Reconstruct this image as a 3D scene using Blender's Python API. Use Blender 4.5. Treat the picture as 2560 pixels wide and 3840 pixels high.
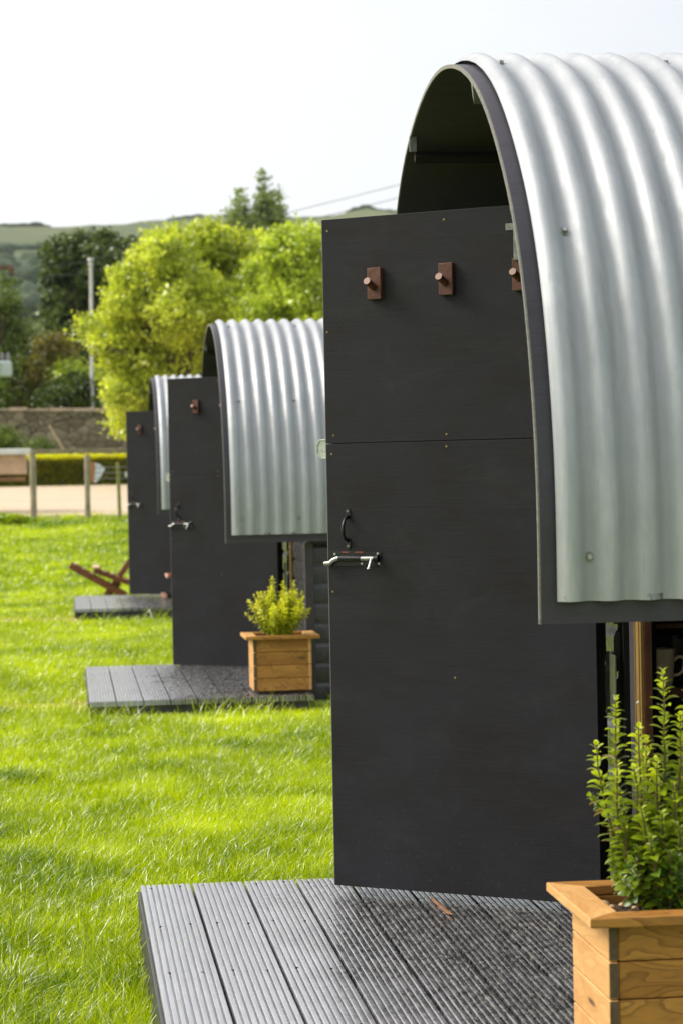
import bpy, math, random
import numpy as np
from mathutils import Matrix, Vector, noise

for o in list(bpy.data.objects): bpy.data.objects.remove(o)
SC = bpy.context.scene
COL = SC.collection
R = math.radians
ZC = 1.26                                   # eye height above the lawn
# ------------------------------------------------------------------ camera
PITCH, YAW, ROLL = R(-0.8526), R(6.494), R(1.117)
def cam_vec(a, f, b):
    c, s = math.cos(PITCH), math.sin(PITCH)
    f, b = f*c - b*s, f*s + b*c
    c, s = math.cos(-YAW), math.sin(-YAW)
    return Vector((a*c - f*s, a*s + f*c, b))
cr, sr = math.cos(ROLL), math.sin(ROLL)
vx, vy, vz = cam_vec(cr, 0, -sr), cam_vec(sr, 0, cr), -cam_vec(0, 1, 0)
cd = bpy.data.cameras.new('camera'); cam = bpy.data.objects.new('camera', cd); COL.objects.link(cam)
cam.matrix_world = Matrix.Translation((0, 0, ZC)) @ Matrix((vx, vy, vz)).transposed().to_4x4()
cd.sensor_fit = 'HORIZONTAL'; cd.sensor_width = 24; cd.lens = 24*9070/2560
cd.clip_start = .1; cd.clip_end = 6000
cd.dof.use_dof = True; cd.dof.focus_distance = 6.35; cd.dof.aperture_fstop = 7.6
SC.camera = cam
# ------------------------------------------------------------------ light
SUN = Vector((-.80, .30, .72)).normalized()
el = math.asin(SUN.z); az = math.atan2(SUN.x, SUN.y)
w = bpy.data.worlds.new('World'); SC.world = w; w.use_nodes = True
nt = w.node_tree; nt.nodes.clear()
out = nt.nodes.new('ShaderNodeOutputWorld'); bg = nt.nodes.new('ShaderNodeBackground')
sky = nt.nodes.new('ShaderNodeTexSky'); sky.sky_type = 'NISHITA'; sky.sun_disc = False
sky.sun_elevation = el; sky.sun_rotation = az; sky.dust_density = 3.0
k = nt.nodes.new('ShaderNodeVectorMath'); k.operation = 'SCALE'; k.inputs['Scale'].default_value = .025
nt.links.new(sky.outputs[0], k.inputs[0])
tc = nt.nodes.new('ShaderNodeTexCoord'); nz = nt.nodes.new('ShaderNodeTexNoise')
nz.inputs['Scale'].default_value = 5.0; nz.inputs['Detail'].default_value = 3
nt.links.new(tc.outputs['Generated'], nz.inputs['Vector'])
rp = nt.nodes.new('ShaderNodeValToRGB')
rp.color_ramp.elements[0].position = .3; rp.color_ramp.elements[0].color = (.88, .885, .90, 1)
rp.color_ramp.elements[1].position = .6; rp.color_ramp.elements[1].color = (1.04, 1.04, 1.04, 1)
nt.links.new(nz.outputs[0], rp.inputs[0])
# thin bright cloud: strongest round the sun, greyer on the far side of the sky
dp = nt.nodes.new('ShaderNodeVectorMath'); dp.operation = 'DOT_PRODUCT'; dp.inputs[1].default_value = SUN
nt.links.new(tc.outputs['Generated'], dp.inputs[0])
gl = nt.nodes.new('ShaderNodeValToRGB'); mr = nt.nodes.new('ShaderNodeMapRange'); mr.inputs['From Min'].default_value = -1
nt.links.new(dp.outputs['Value'], mr.inputs[0]); nt.links.new(mr.outputs[0], gl.inputs[0])
e = gl.color_ramp.elements; e[0].position = 0; e[0].color = (.44, .455, .48, 1); e[1].position = 1; e[1].color = (1.35, 1.3, 1.22, 1)
for p_, c_ in ((.40, (.46, .48, .51)), (.60, (.51, .515, .525)), (.80, (.66, .66, .655)), (.93, (.95, .93, .90))):
    q_ = e.new(p_); q_.color = (*c_, 1)
ml = nt.nodes.new('ShaderNodeVectorMath'); ml.operation = 'MULTIPLY'
nt.links.new(rp.outputs[0], ml.inputs[0]); nt.links.new(gl.outputs[0], ml.inputs[1])
ad = nt.nodes.new('ShaderNodeVectorMath'); ad.operation = 'ADD'
nt.links.new(k.outputs[0], ad.inputs[0]); nt.links.new(ml.outputs[0], ad.inputs[1])
nt.links.new(ad.outputs[0], bg.inputs[0]); bg.inputs[1].default_value = 1.0
nt.links.new(bg.outputs[0], out.inputs[0])
sl = bpy.data.lights.new('sun', 'SUN'); so = bpy.data.objects.new('sun', sl); COL.objects.link(so)
sl.energy = 2.1; sl.angle = R(28); sl.color = (1, .95, .86)
so.rotation_euler = SUN.to_track_quat('Z', 'Y').to_euler(); so.location = (-5, 5, 12)
vs = SC.view_settings; vs.view_transform = 'Standard'; vs.look = 'None'; vs.exposure = .68; vs.gamma = 1
# ------------------------------------------------------------------ materials
class NT:
    def __init__(s, name):
        s.m = bpy.data.materials.new(name); s.m.use_nodes = True; s.t = s.m.node_tree
        s.b = s.t.nodes['Principled BSDF']; s.o = s.t.nodes['Material Output']; s._tc = None
    def n(s, typ, **kw):
        x = s.t.nodes.new(typ)
        for k_, v in kw.items(): setattr(x, k_, v)
        return x
    def l(s, a, b): s.t.links.new(a, b)
    def co(s, scale=(1, 1, 1), rot=(0, 0, 0), kind='Object'):
        if not s._tc: s._tc = s.n('ShaderNodeTexCoord')
        mp = s.n('ShaderNodeMapping'); mp.inputs['Scale'].default_value = scale; mp.inputs['Rotation'].default_value = rot
        s.l(s._tc.outputs[kind], mp.inputs[0]); return mp.outputs[0]
    def noise(s, vec, scale, detail=4, rough=.55, dist=0):
        x = s.n('ShaderNodeTexNoise'); x.inputs['Scale'].default_value = scale; x.inputs['Detail'].default_value = detail
        x.inputs['Roughness'].default_value = rough; x.inputs['Distortion'].default_value = dist
        s.l(vec, x.inputs['Vector']); return x.outputs[0]
    def ramp(s, fac, stops):
        x = s.n('ShaderNodeValToRGB'); e = x.color_ramp.elements
        while len(e) < len(stops): e.new(.5)
        for q, (p, c) in zip(e, stops):
            q.position = p; q.color = (c, c, c, 1) if isinstance(c, (int, float)) else (*c, 1)
        s.l(fac, x.inputs[0]); return x.outputs[0]
    def mix(s, fac, a, b, mode='MIX'):
        x = s.n('ShaderNodeMix', data_type='RGBA', blend_type=mode)
        for v, i in ((fac, 0), (a, 6), (b, 7)):
            if isinstance(v, (int, float)): x.inputs[i].default_value = v if i == 0 else (v, v, v, 1)
            elif isinstance(v, tuple): x.inputs[i].default_value = (*v, 1)
            else: s.l(v, x.inputs[i])
        return x.outputs[2]
    def math(s, op, a, b=0):
        x = s.n('ShaderNodeMath', operation=op)
        for i, v in enumerate((a, b)):
            if isinstance(v, (int, float)): x.inputs[i].default_value = v
            else: s.l(v, x.inputs[i])
        return x.outputs[0]
    def bump(s, h, strength=.3, dist=.002):
        x = s.n('ShaderNodeBump'); x.inputs['Strength'].default_value = strength; x.inputs['Distance'].default_value = dist
        s.l(h, x.inputs['Height']); s.l(x.outputs[0], s.b.inputs['Normal'])
    def set(s, col=None, rough=None, metal=None, spec=None):
        for v, nme in ((col, 'Base Color'), (rough, 'Roughness'), (metal, 'Metallic'), (spec, 'Specular IOR Level')):
            if v is None: continue
            if isinstance(v, tuple): s.b.inputs[nme].default_value = (*v, 1)
            elif isinstance(v, (int, float)): s.b.inputs[nme].default_value = v
            else: s.l(v, s.b.inputs[nme])
        return s.m
def plain(name, c, r=.6, metal=0, var=.25, sc=20):
    t = NT(name); n_ = t.noise(t.co(), sc, 5)
    col = t.mix(t.ramp(n_, [(.3, 0.), (.7, 1.)]), tuple(x*(1-var) for x in c), tuple(min(1, x*(1+var)) for x in c))
    t.bump(n_, .15, .002)
    return t.set(col, r, metal)

def black_ply(name, a, b, rough=.62, ang=-36.07):
    t = NT(name)
    g = t.noise(t.co((3, 3, 170), (0, 0, 0)), 2.2, 5, .7)
    g2 = t.noise(t.co((60, 60, 500)), 1.5, 3, .7)
    blot = t.noise(t.co((1, 1, 1.6)), 3.2, 5, .6)
    c = t.mix(t.ramp(blot, [(.32, 0.), (.68, 1.)]), a, b)
    c = t.mix(t.math('MULTIPLY', t.ramp(g, [(.35, 0.), (.7, 1.)]), .3), c, tuple(x*1.8 for x in b))
    scr = t.ramp(t.noise(t.co((4, 4, 60)), 5, 6, .8), [(.70, 0.), (.78, 1.)])
    c = t.mix(t.math('MULTIPLY', scr, .35), c, (.10, .098, .10))
    t.bump(t.math('ADD', g, t.math('MULTIPLY', g2, .7)), .35, .0012)
    r = t.ramp(blot, [(.3, rough-.08), (.7, rough+.1)])
    sz = t.n('ShaderNodeSeparateXYZ'); t.l(t.co(), sz.inputs[0])
    low = t.ramp(sz.outputs[2], [(.13, 1.), (.45, 0.)]); spl = t.ramp(t.noise(t.co(), 75, 3, .6), [(.64, 0.), (.69, 1.)])
    c = t.mix(t.math('MULTIPLY', t.math('MULTIPLY', low, spl), .3), c, (.09, .085, .08))
    wipe = t.ramp(t.noise(t.co((1, 1, 1.8)), 4.5, 6, .72, .6), [(.52, 0.), (.75, 1.)])
    c = t.mix(t.math('MULTIPLY', wipe, .28), c, (.05, .048, .05))
    return t.set(c, r, spec=.22)
M = {}
M['door'] = black_ply('black_plywood', (.0100, .0080, .0075), (.0190, .0190, .0235))
M['lining'] = black_ply('black_lining', (.040, .037, .044), (.060, .056, .068), .5)  # same black paint as the door; caught skylight painted in as lighter tones
M['edge'] = plain('raw_ply_edge', (.20, .19, .165), .8, sc=120)
M['clad'] = (lambda t: (t.bump(t.noise(t.co((8, 8, 160)), 3, 5), .4, .001), t.set(t.mix(t.noise(t.co(), 9), (.020, .020, .020), (.062, .061, .058)), t.ramp(t.noise(t.co(), 14), [(.3, .16), (.7, .36)])))[1])(NT('glossy_black_cladding'))
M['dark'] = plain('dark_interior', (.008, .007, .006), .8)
M['post'] = plain('purple_black_post', (.035, .03, .035), .55, sc=30)
M['brass'] = plain('ochre_trim', (.22, .135, .036), .45, 0, .15, 60)
M['inwood'] = plain('brown_shelf_wood', (.10, .036, .014), .5, 0, .4, 30)
M['white'] = plain('white_rivet', (.75, .72, .68), .5)
M['zinc'] = plain('zinc_fitting', (.40, .40, .385), .38, .9, .15, 80)
M['zincd'] = plain('weathered_zinc', (.20, .21, .18), .45, .6, .3, 60)
M['hasp'] = plain('pale_green_zinc', (.46, .50, .42), .4, .3, .3, 60)
M['blackmetal'] = plain('black_metal', (.016, .015, .017), .32, .3, .2, 60)
M['rust'] = plain('rust_primer', (.24, .06, .025), .6)
M['brassscrew'] = plain('brass_screw', (.26, .19, .08), .45, .7)

def galv():
    t = NT('galvanised_sheet')
    sp = t.n('ShaderNodeTexVoronoi'); sp.inputs['Scale'].default_value = 55; t.l(t.co((1, 1, .45)), sp.inputs['Vector'])
    n1 = t.noise(t.co((1.6, .7, .7)), 6, 6, .65); n2 = t.noise(t.co((14, 2, 1.2)), 3, 5, .7)
    c = t.mix(t.ramp(n1, [(.3, 0.), (.72, 1.)]), (.31, .32, .335), (.47, .48, .492))
    c = t.mix(t.math('MULTIPLY', t.ramp(n2, [(.5, 0.), (.8, 1.)]), .5), c, (.60, .61, .60))
    c = t.mix(t.math('MULTIPLY', sp.outputs['Distance'], .35), c, (.33, .36, .385))
    dirt = t.ramp(t.noise(t.co((9, 3, 1.5)), 6, 6, .8), [(.60, 0.), (.72, 1.)])
    c = t.mix(t.math('MULTIPLY', dirt, .5), c, (.17, .19, .19))
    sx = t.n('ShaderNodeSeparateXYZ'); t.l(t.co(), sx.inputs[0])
    # valley shade is painted into the colour; grime lies along the bottom lip
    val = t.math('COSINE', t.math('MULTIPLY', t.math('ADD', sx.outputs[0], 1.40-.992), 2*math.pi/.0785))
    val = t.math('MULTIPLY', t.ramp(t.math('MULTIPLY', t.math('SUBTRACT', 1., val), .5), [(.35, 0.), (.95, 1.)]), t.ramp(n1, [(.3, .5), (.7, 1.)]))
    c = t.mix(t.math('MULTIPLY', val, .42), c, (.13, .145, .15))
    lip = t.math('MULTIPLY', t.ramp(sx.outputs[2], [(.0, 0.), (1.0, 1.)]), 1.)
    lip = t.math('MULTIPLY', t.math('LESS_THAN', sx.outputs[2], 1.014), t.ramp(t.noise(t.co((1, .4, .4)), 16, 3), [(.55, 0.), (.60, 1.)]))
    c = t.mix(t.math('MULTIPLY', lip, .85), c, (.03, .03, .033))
    t.bump(t.math('ADD', n1, t.math('MULTIPLY', n2, .5)), .35, .0018)
    r = t.ramp(t.noise(t.co((2, 1, 1)), 12, 4), [(.3, .42), (.7, .56)])
    return t.set(c, r, .28)
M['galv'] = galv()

def decking():
    t = NT('ribbed_black_decking'); sx = t.n('ShaderNodeSeparateXYZ'); t.l(t.co(), sx.inputs[0])
    bx_ = t.math('FLOOR', t.math('DIVIDE', sx.outputs[0], .145)); mx_ = t.math('MULTIPLY', t.math('SUBTRACT', sx.outputs[0], t.math('MULTIPLY', bx_, .145)), 64.057)
    rid = t.math('ADD', t.math('FLOOR', mx_), t.math('MULTIPLY', bx_, 9))
    cb = t.n('ShaderNodeCombineXYZ'); t.l(t.math('MULTIPLY', rid, 7.31), cb.inputs[0]); t.l(t.math('MULTIPLY', sx.outputs[1], 24), cb.inputs[1])
    streak = t.noise(cb.outputs[0], 1.0, 3, .6)
    flow = t.noise(t.co((75, 3.2, 1)), 1.6, 5, .7); big = t.noise(t.co((1, .8, 1)), 2.6, 4, .6)
    flk = t.noise(t.co((110, 26, 1)), 1.0, 3, .7)
    geo = t.n('ShaderNodeNewGeometry')
    worn = t.ramp(t.math('ADD', sx.outputs[0], t.math('MULTIPLY', big, .8)), [(.70, 0.), (1.05, 1.)])
    base = t.mix(t.ramp(flow, [(.35, 0.), (.65, 1.)]), (.25, .25, .272), (.41, .41, .435))
    fx = t.math('FRACT', mx_)
    crest = t.math('MULTIPLY', t.ramp(fx, [(.10, 0.), (.22, 1.), (.34, 1.), (.46, 0.)]), t.ramp(t.noise(t.co((34, 4, 1)), 1.5, 4, .7), [(.36, .15), (.60, 1.)]))
    wet = t.mix(t.ramp(flow, [(.38, 0.), (.62, 1.)]), (.022, .022, .024), (.12, .119, .127))
    wet = t.mix(t.math('MULTIPLY', t.ramp(streak, [(.40, 1.), (.50, 0.)]), .75), wet, (.010, .010, .011))
    wet = t.mix(crest, wet, (.38, .375, .38))
    base = t.mix(t.math('MULTIPLY', crest, .35), base, (.42, .42, .44))
    base = t.mix(t.ramp(t.noise(t.co((70, 18, 1)), 1.4, 4, .7), [(.64, 0.), (.69, .6)]), base, (.05, .05, .055))
    base = t.mix(worn, base, wet)
    fl = t.math('MULTIPLY', t.ramp(flk, [(.56, 0.), (.62, 1.)]), t.math('ADD', t.math('MULTIPLY', worn, .38), .06))
    base = t.mix(fl, base, (.42, .39, .32))
    base = t.mix(1., base, t.ramp(geo.outputs['Random Per Island'], [(0., .90), (1., 1.08)]), 'MULTIPLY')
    t.bump(t.math('ADD', flow, t.math('MULTIPLY', flk, .5)), .22, .0012)
    r = t.mix(worn, .42, t.ramp(streak, [(.4, .14), (.55, .45)]))
    t.b.inputs['Coat Weight'].default_value = 1; t.l(t.mix(worn, .26, t.ramp(streak, [(.40, .06), (.6, .34)])), t.b.inputs['Coat Roughness']); t.b.inputs['Coat IOR'].default_value = 1.6
    return t.set(base, r, spec=.6)
M['deck'] = decking()
M['deckside'] = plain('deck_fascia', (.030, .030, .033), .5, 0, .4, 12)

def wood(name, a, b, dk, ring=9, rough=.5, axis='X'):
    t = NT(name); geo = t.n('ShaderNodeNewGeometry')
    co = t.co((1, 1, 1)); ofs = t.n('ShaderNodeVectorMath', operation='ADD')
    sc3 = t.n('ShaderNodeVectorMath', operation='SCALE'); sc3.inputs[0].default_value = (3.1, 2.3, 5.7)
    t.l(geo.outputs['Random Per Island'], sc3.inputs['Scale']); t.l(co, ofs.inputs[0]); t.l(sc3.outputs[0], ofs.inputs[1])
    mp = t.n('ShaderNodeMapping'); t.l(ofs.outputs[0], mp.inputs[0])
    mp.inputs['Scale'].default_value = {'X': (2.8, 10, 11), 'Y': (13, 2.6, 14)}[axis]
    base = t.noise(mp.outputs[0], 1.3, 2, .5, .5)
    rings = t.math('FRACT', t.math('MULTIPLY', base, ring))
    rr = t.ramp(rings, [(0., 0.), (.55, .25), (.9, 1.), (1., 0.)])
    fine = t.noise(mp.outputs[0], 18, 4, .7)
    c = t.mix(t.ramp(base, [(.35, 0.), (.65, 1.)]), a, b)
    c = t.mix(t.math('MULTIPLY', rr, .6 if axis == 'X' else .35), c, dk)
    c = t.mix(t.math('MULTIPLY', t.ramp(fine, [(.45, 0.), (.75, 1.)]), .3), c, dk)
    vo = t.n('ShaderNodeTexVoronoi'); vo.inputs['Scale'].default_value = 1.15; t.l(mp.outputs[0], vo.inputs['Vector'])
    knot = t.ramp(vo.outputs['Distance'], [(.05, 1.), (.13, 0.)])
    c = t.mix(t.math('MULTIPLY', knot, .9), c, tuple(x*.25 for x in dk))
    t.bump(t.math('ADD', rings, fine), .15, .0008)
    return t.set(c, rough, spec=.35)
M['oakx'] = wood('stained_pine_shaded', (.36, .155, .030), (.52, .25, .052), (.10, .038, .009), ring=12)  # front-face shade painted in: darker copy of the side pine
M['oaky'] = wood('stained_pine_lit', (.60, .31, .10), (.72, .41, .15), (.36, .16, .045), axis='Y')  # sunlit copy of the same pine, brightness painted into the colour
M['endgrain'] = plain('end_grain', (.10, .065, .035), .8, sc=90)
M['walnut'] = wood('walnut', (.115, .045, .026), (.165, .068, .04), (.05, .018, .011), ring=14)
M['chair'] = plain('reddish_chair_wood', (.20, .060, .020), .45, 0, .3, 14)
M['chairlight'] = plain('pale_chair_end', (.72, .42, .28), .5)
M['soil'] = plain('potting_soil', (.055, .028, .014), .95, 0, .7, 110)
M['pebble'] = plain('pebbles', (.62, .42, .22), .7, 0, .5, 30)
M['mug'] = plain('cream_glaze', (.90, .76, .55), .22, 0, .04)
M['glass'] = plain('green_glass', (.05, .07, .05), .15)
M['stem'] = plain('brown_stem', (.13, .085, .04), .7, sc=60)
M['bark'] = plain('bark', (.10, .075, .05), .9, sc=8)
M['splinter'] = plain('splinter', (.34, .16, .07), .6)

def leafmat(name, lo, hi, tr=.5, spec=.12, rough=.5):
    """lo..hi picked by the per-leaf attribute 'age'"""
    t = NT(name); t.t.nodes.remove(t.b)
    at = t.n('ShaderNodeAttribute', attribute_name='age')
    c = t.mix(at.outputs['Fac'], lo, hi)
    d = t.n('ShaderNodeBsdfDiffuse'); tl = t.n('ShaderNodeBsdfTranslucent'); g = t.n('ShaderNodeBsdfGlossy')
    g.inputs['Roughness'].default_value = rough; g.inputs['Color'].default_value = (1, 1, 1, 1)
    t.l(c, d.inputs[0]); t.l(t.mix(1., c, (1.12, 1.15, .45), 'MULTIPLY'), tl.inputs[0])
    m1 = t.n('ShaderNodeMixShader'); m1.inputs[0].default_value = tr
    t.l(d.outputs[0], m1.inputs[1]); t.l(tl.outputs[0], m1.inputs[2])
    fr = t.n('ShaderNodeFresnel'); fr.inputs[0].default_value = 1.42
    m2 = t.n('ShaderNodeMixShader'); t.l(t.math('MULTIPLY', fr.outputs[0], spec), m2.inputs[0])
    t.l(m1.outputs[0], m2.inputs[1]); t.l(g.outputs[0], m2.inputs[2])
    t.l(m2.outputs[0], t.o.inputs[0]); return t.m
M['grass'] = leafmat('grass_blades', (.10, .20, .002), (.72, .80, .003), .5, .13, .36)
M['lime'] = leafmat('lime_leaves', (.20, .25, .02), (.80, .86, .12), .5)
M['fresh'] = leafmat('fresh_leaves', (.20, .27, .02), (.76, .86, .12), .5)
M['ivy'] = leafmat('ivy_leaves', (.028, .05, .015), (.22, .29, .08), .3)
M['olive'] = leafmat('olive_leaves', (.06, .10, .018), (.27, .34, .07), .4)
M['darkshrub'] = leafmat('dark_leaves', (.02, .04, .008), (.13, .18, .02), .35)
M['ash'] = leafmat('ash_leaves', (.10, .14, .045), (.42, .50, .17), .4)
M['hedge'] = leafmat('box_hedge', (.05, .07, .005), (.72, .70, .008), .45)
M['spindle'] = leafmat('spindle_leaves', (.055, .14, .014), (.66, .74, .014), .4, .8, .25)
M['spindle_y'] = leafmat('golden_spindle_leaves', (.26, .36, .014), (.95, .93, .02), .4, .6, .28)
M['brown'] = leafmat('brownish_leaves', (.12, .10, .03), (.32, .28, .06), .4)

def ground_mat():
    t = NT('lawn_soil'); n_ = t.noise(t.co(), 3, 6, .7); n2 = t.noise(t.co(), .25, 4)
    c = t.mix(t.ramp(n_, [(.35, 0.), (.7, 1.)]), (.08, .14, .008), (.24, .32, .012))
    c = t.mix(t.math('MULTIPLY', t.ramp(n2, [(.5, 0.), (.7, 1.)]), .3), c, (.22, .24, .04))
    t.bump(n_, .5, .03); return t.set(c, .95)
M['ground'] = ground_mat()
def gravel_mat():
    t = NT('pale_gravel'); n_ = t.noise(t.co(), 30, 6, .8); n2 = t.noise(t.co((.4, 1.5, 1)), 1.2, 5)
    c = t.mix(t.ramp(n_, [(.3, 0.), (.7, 1.)]), (.52, .40, .27), (.72, .57, .41))
    c = t.mix(t.math('MULTIPLY', t.ramp(n2, [(.45, 0.), (.7, 1.)]), .5), c, (.55, .45, .30))
    t.bump(n_, .6, .02); return t.set(c, .95)
M['gravel'] = gravel_mat()
def hill_mat():
    t = NT('hillside'); geo = t.n('ShaderNodeNewGeometry'); sx = t.n('ShaderNodeSeparateXYZ'); t.l(geo.outputs['Position'], sx.inputs[0])
    def nn(sc_, d=5, s3=(1, 1, 1)):
        mp = t.n('ShaderNodeMapping'); mp.inputs['Scale'].default_value = s3; t.l(geo.outputs['Position'], mp.inputs[0])
        return t.noise(mp.outputs[0], sc_, d, .65)
    field = t.mix(t.ramp(nn(.02), [(.35, 0.), (.65, 1.)]), (.058, .088, .018), (.115, .13, .036))
    wd = t.mix(t.ramp(nn(.16, 3), [(.3, 0.), (.7, 1.)]), (.025, .05, .02), (.07, .11, .035))
    zz = t.math('ADD', sx.outputs[2], t.math('MULTIPLY', t.math('SUBTRACT', nn(.03), .5), 50))
    mk = t.ramp(t.math('DIVIDE', zz, 100), [(.27, 0.), (.30, 1.), (.60, 1.), (.68, .0)])
    low = t.mix(mk, field, wd)
    strips = t.ramp(nn(.05, 4, (.35, 1, 1)), [(.58, 0.), (.63, .8)])
    c = t.mix(t.math('MULTIPLY', strips, .8), low, (.05, .085, .03))
    return t.set(c, .95)
M['hill'] = hill_mat()
def stone_mat():
    t = NT('rubble_wall'); v = t.n('ShaderNodeTexVoronoi'); v.inputs['Scale'].default_value = 3.6; t.l(t.co((1, 1, 1.5)), v.inputs['Vector'])
    v2 = t.n('ShaderNodeTexVoronoi', feature='DISTANCE_TO_EDGE'); v2.inputs['Scale'].default_value = 3.6; t.l(t.co((1, 1, 1.5)), v2.inputs['Vector'])
    n_ = t.noise(t.co((1, 1, .6)), 3.5, 6, .7)
    sx = t.n('ShaderNodeSeparateColor'); t.l(v.outputs['Color'], sx.inputs[0])
    c = t.mix(sx.outputs[0], (.15, .11, .075), (.42, .33, .25))
    c = t.mix(t.ramp(n_, [(.35, 0.), (.62, .8)]), c, (.20, .16, .10))
    c = t.mix(t.ramp(v2.outputs['Distance'], [(.01, 1.), (.06, 0.)]), c, (.05, .045, .035))
    t.bump(v2.outputs['Distance'], .8, .05); return t.set(c, .95)
M['stone'] = stone_mat()
M['coping'] = plain('wall_coping', (.50, .36, .28), .9, 0, .35, 3)
M['fence'] = plain('weathered_fence_timber', (.32, .265, .18), .85, 0, .3, 6)
M['stake'] = plain('mossy_stake', (.24, .23, .06), .85, 0, .35, 8)
M['dullpole'] = plain('dull_tan_pole', (.26, .20, .11), .85)
M['pegend'] = plain('peg_end_grain', (.34, .20, .15), .5, 0, .2, 200)
M['wire'] = plain('fence_wire', (.30, .30, .28), .5, .5)
M['cable'] = plain('overhead_cable', (.05, .05, .055), .6)
M['panelwood'] = plain('pale_trough_board', (.55, .36, .24), .8, 0, .2, 5)
M['panelrail'] = plain('brown_trough_rail', (.25, .13, .06), .8, 0, .3, 5)
M['panelwhite'] = plain('white_lid', (.72, .70, .68), .7, 0, .08, 5)
M['poleg'] = plain('pale_pole', (.62, .60, .58), .8, 0, .2, 4)
M['polebrown'] = plain('brown_crossarm', (.12, .07, .045), .7)
M['trafo'] = plain('grey_tank', (.50, .56, .56), .5, 0, .08, 3)
M['insul'] = plain('insulator', (.25, .22, .25), .4)
M['signw'] = plain('white_sign_face', (.72, .76, .86), .5, 0, .1, 6)
M['signo'] = plain('orange_sign_edge', (.50, .20, .05), .7)

# ------------------------------------------------------------------ mesh helpers
class MB:
    def __init__(s): s.v = []; s.f = []
    def add(s, vs_, fs_):
        o = len(s.v); s.v += [tuple(p) for p in vs_]; s.f += [tuple(i+o for i in f) for f in fs_]; return s
    def box(s, x0, x1, y0, y1, z0, z1, bev=0, T=None):
        c = [(x0, y0, z0), (x1, y0, z0), (x1, y1, z0), (x0, y1, z0), (x0, y0, z1), (x1, y0, z1), (x1, y1, z1), (x0, y1, z1)]
        if bev:
            bb = min(bev, abs(x1-x0)*.45, abs(y1-y0)*.45, abs(z1-z0)*.45)
            vs_ = []
            for (x, y, z) in c:
                sx, sy, sz = (1 if x == x0 else -1), (1 if y == y0 else -1), (1 if z == z0 else -1)
                vs_ += [(x, y+sy*bb, z+sz*bb), (x+sx*bb, y, z+sz*bb), (x+sx*bb, y+sy*bb, z)]
            def I(i, a): return i*3+a
            fs_ = [(I(0,2),I(3,2),I(2,2),I(1,2)), (I(4,2),I(5,2),I(6,2),I(7,2)), (I(0,1),I(1,1),I(5,1),I(4,1)), (I(2,1),I(3,1),I(7,1),I(6,1)),
                   (I(1,0),I(2,0),I(6,0),I(5,0)), (I(3,0),I(0,0),I(4,0),I(7,0))]
            def e(i, j, a, b_): fs_.append((I(i,a), I(j,a), I(j,b_), I(i,b_)))
            for i, j in ((0,1),(3,2),(4,5),(7,6)): e(i, j, 1, 2)
            for i, j in ((1,2),(0,3),(5,6),(4,7)): e(i, j, 0, 2)
            for i, j in ((0,4),(1,5),(2,6),(3,7)): e(i, j, 0, 1)
            for i in range(8): fs_.append((I(i,0), I(i,1), I(i,2)))
        else:
            vs_ = c; fs_ = [(0,3,2,1), (4,5,6,7), (0,1,5,4), (2,3,7,6), (1,2,6,5), (3,0,4,7)]
        if T: vs_ = [T(p) for p in vs_]
        return s.add(vs_, fs_)
    def tube(s, pts, r, n=10, T=None, cap=True):
        pts = [Vector(p) for p in pts]; rs = r if isinstance(r, (list, tuple)) else [r]*len(pts)
        vs_ = []; fs_ = []
        up = None
        for i, p in enumerate(pts):
            d = (pts[min(i+1, len(pts)-1)]-pts[max(i-1, 0)]).normalized()
            if up is None: up = Vector((0, 0, 1)) if abs(d.z) < .9 else Vector((1, 0, 0))
            a = d.cross(up).normalized(); b = a.cross(d).normalized(); up = b
            for k_ in range(n):
                t_ = 2*math.pi*k_/n; vs_.append(p+a*math.cos(t_)*rs[i]+b*math.sin(t_)*rs[i])
        for i in range(len(pts)-1):
            for k_ in range(n):
                k2 = (k_+1) % n; fs_.append((i*n+k_, i*n+k2, (i+1)*n+k2, (i+1)*n+k_))
        if cap: fs_ += [tuple(range(n-1, -1, -1)), tuple((len(pts)-1)*n+k_ for k_ in range(n))]
        if T: vs_ = [T(p) for p in vs_]
        return s.add(vs_, fs_)
    def prism(s, poly, a0, a1, T):
        """poly of 2-D points, extruded a0..a1; T maps (p, q, a) to 3-D"""
        n = len(poly); vs_ = [T((p, q, a0)) for p, q in poly]+[T((p, q, a1)) for p, q in poly]
        return s.add(vs_, [tuple(range(n)), tuple(range(2*n-1, n-1, -1))]+[(i, (i+1) % n, n+(i+1) % n, n+i) for i in range(n)])
def link(o, parent):
    COL.objects.link(o)
    if parent: o.parent = parent
    return o
def fixn(me):
    import bmesh
    bm = bmesh.new(); bm.from_mesh(me); bmesh.ops.recalc_face_normals(bm, faces=bm.faces); bm.to_mesh(me); bm.free()
def obj(name, mb, mat, parent=None, O=(0, 0, 0), smooth=False, mats=None, fix=True):
    me = bpy.data.meshes.new(name); me.from_pydata([(x-O[0], y-O[1], z-O[2]) for x, y, z in mb.v], [], mb.f)
    if fix: fixn(me)
    me.materials.append(M[mat])
    if smooth:
        me.shade_smooth()
        me.set_sharp_from_angle(angle=R(40))
    o = bpy.data.objects.new(name, me); link(o, parent)
    if not parent: o.location = O
    return o
def tag(o, label=None, cat=None, group=None, kind=None):
    for k_, v in (('label', label), ('category', cat), ('group', group), ('kind', kind)):
        if v: o[k_] = v
    return o
def thing(name, label, cat, loc=(0, 0, 0), group=None):
    o = bpy.data.objects.new(name, None); COL.objects.link(o); o.location = loc; o.empty_display_size = .1
    return tag(o, label, cat, group)
def copy_tree(o, parent=None, skip=()):
    c = o.copy(); COL.objects.link(c); c.parent = parent
    for ch in list(o.children):
        if ch.name.split('.')[0] in skip: continue
        copy_tree(ch, c, skip)
    return c
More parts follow.
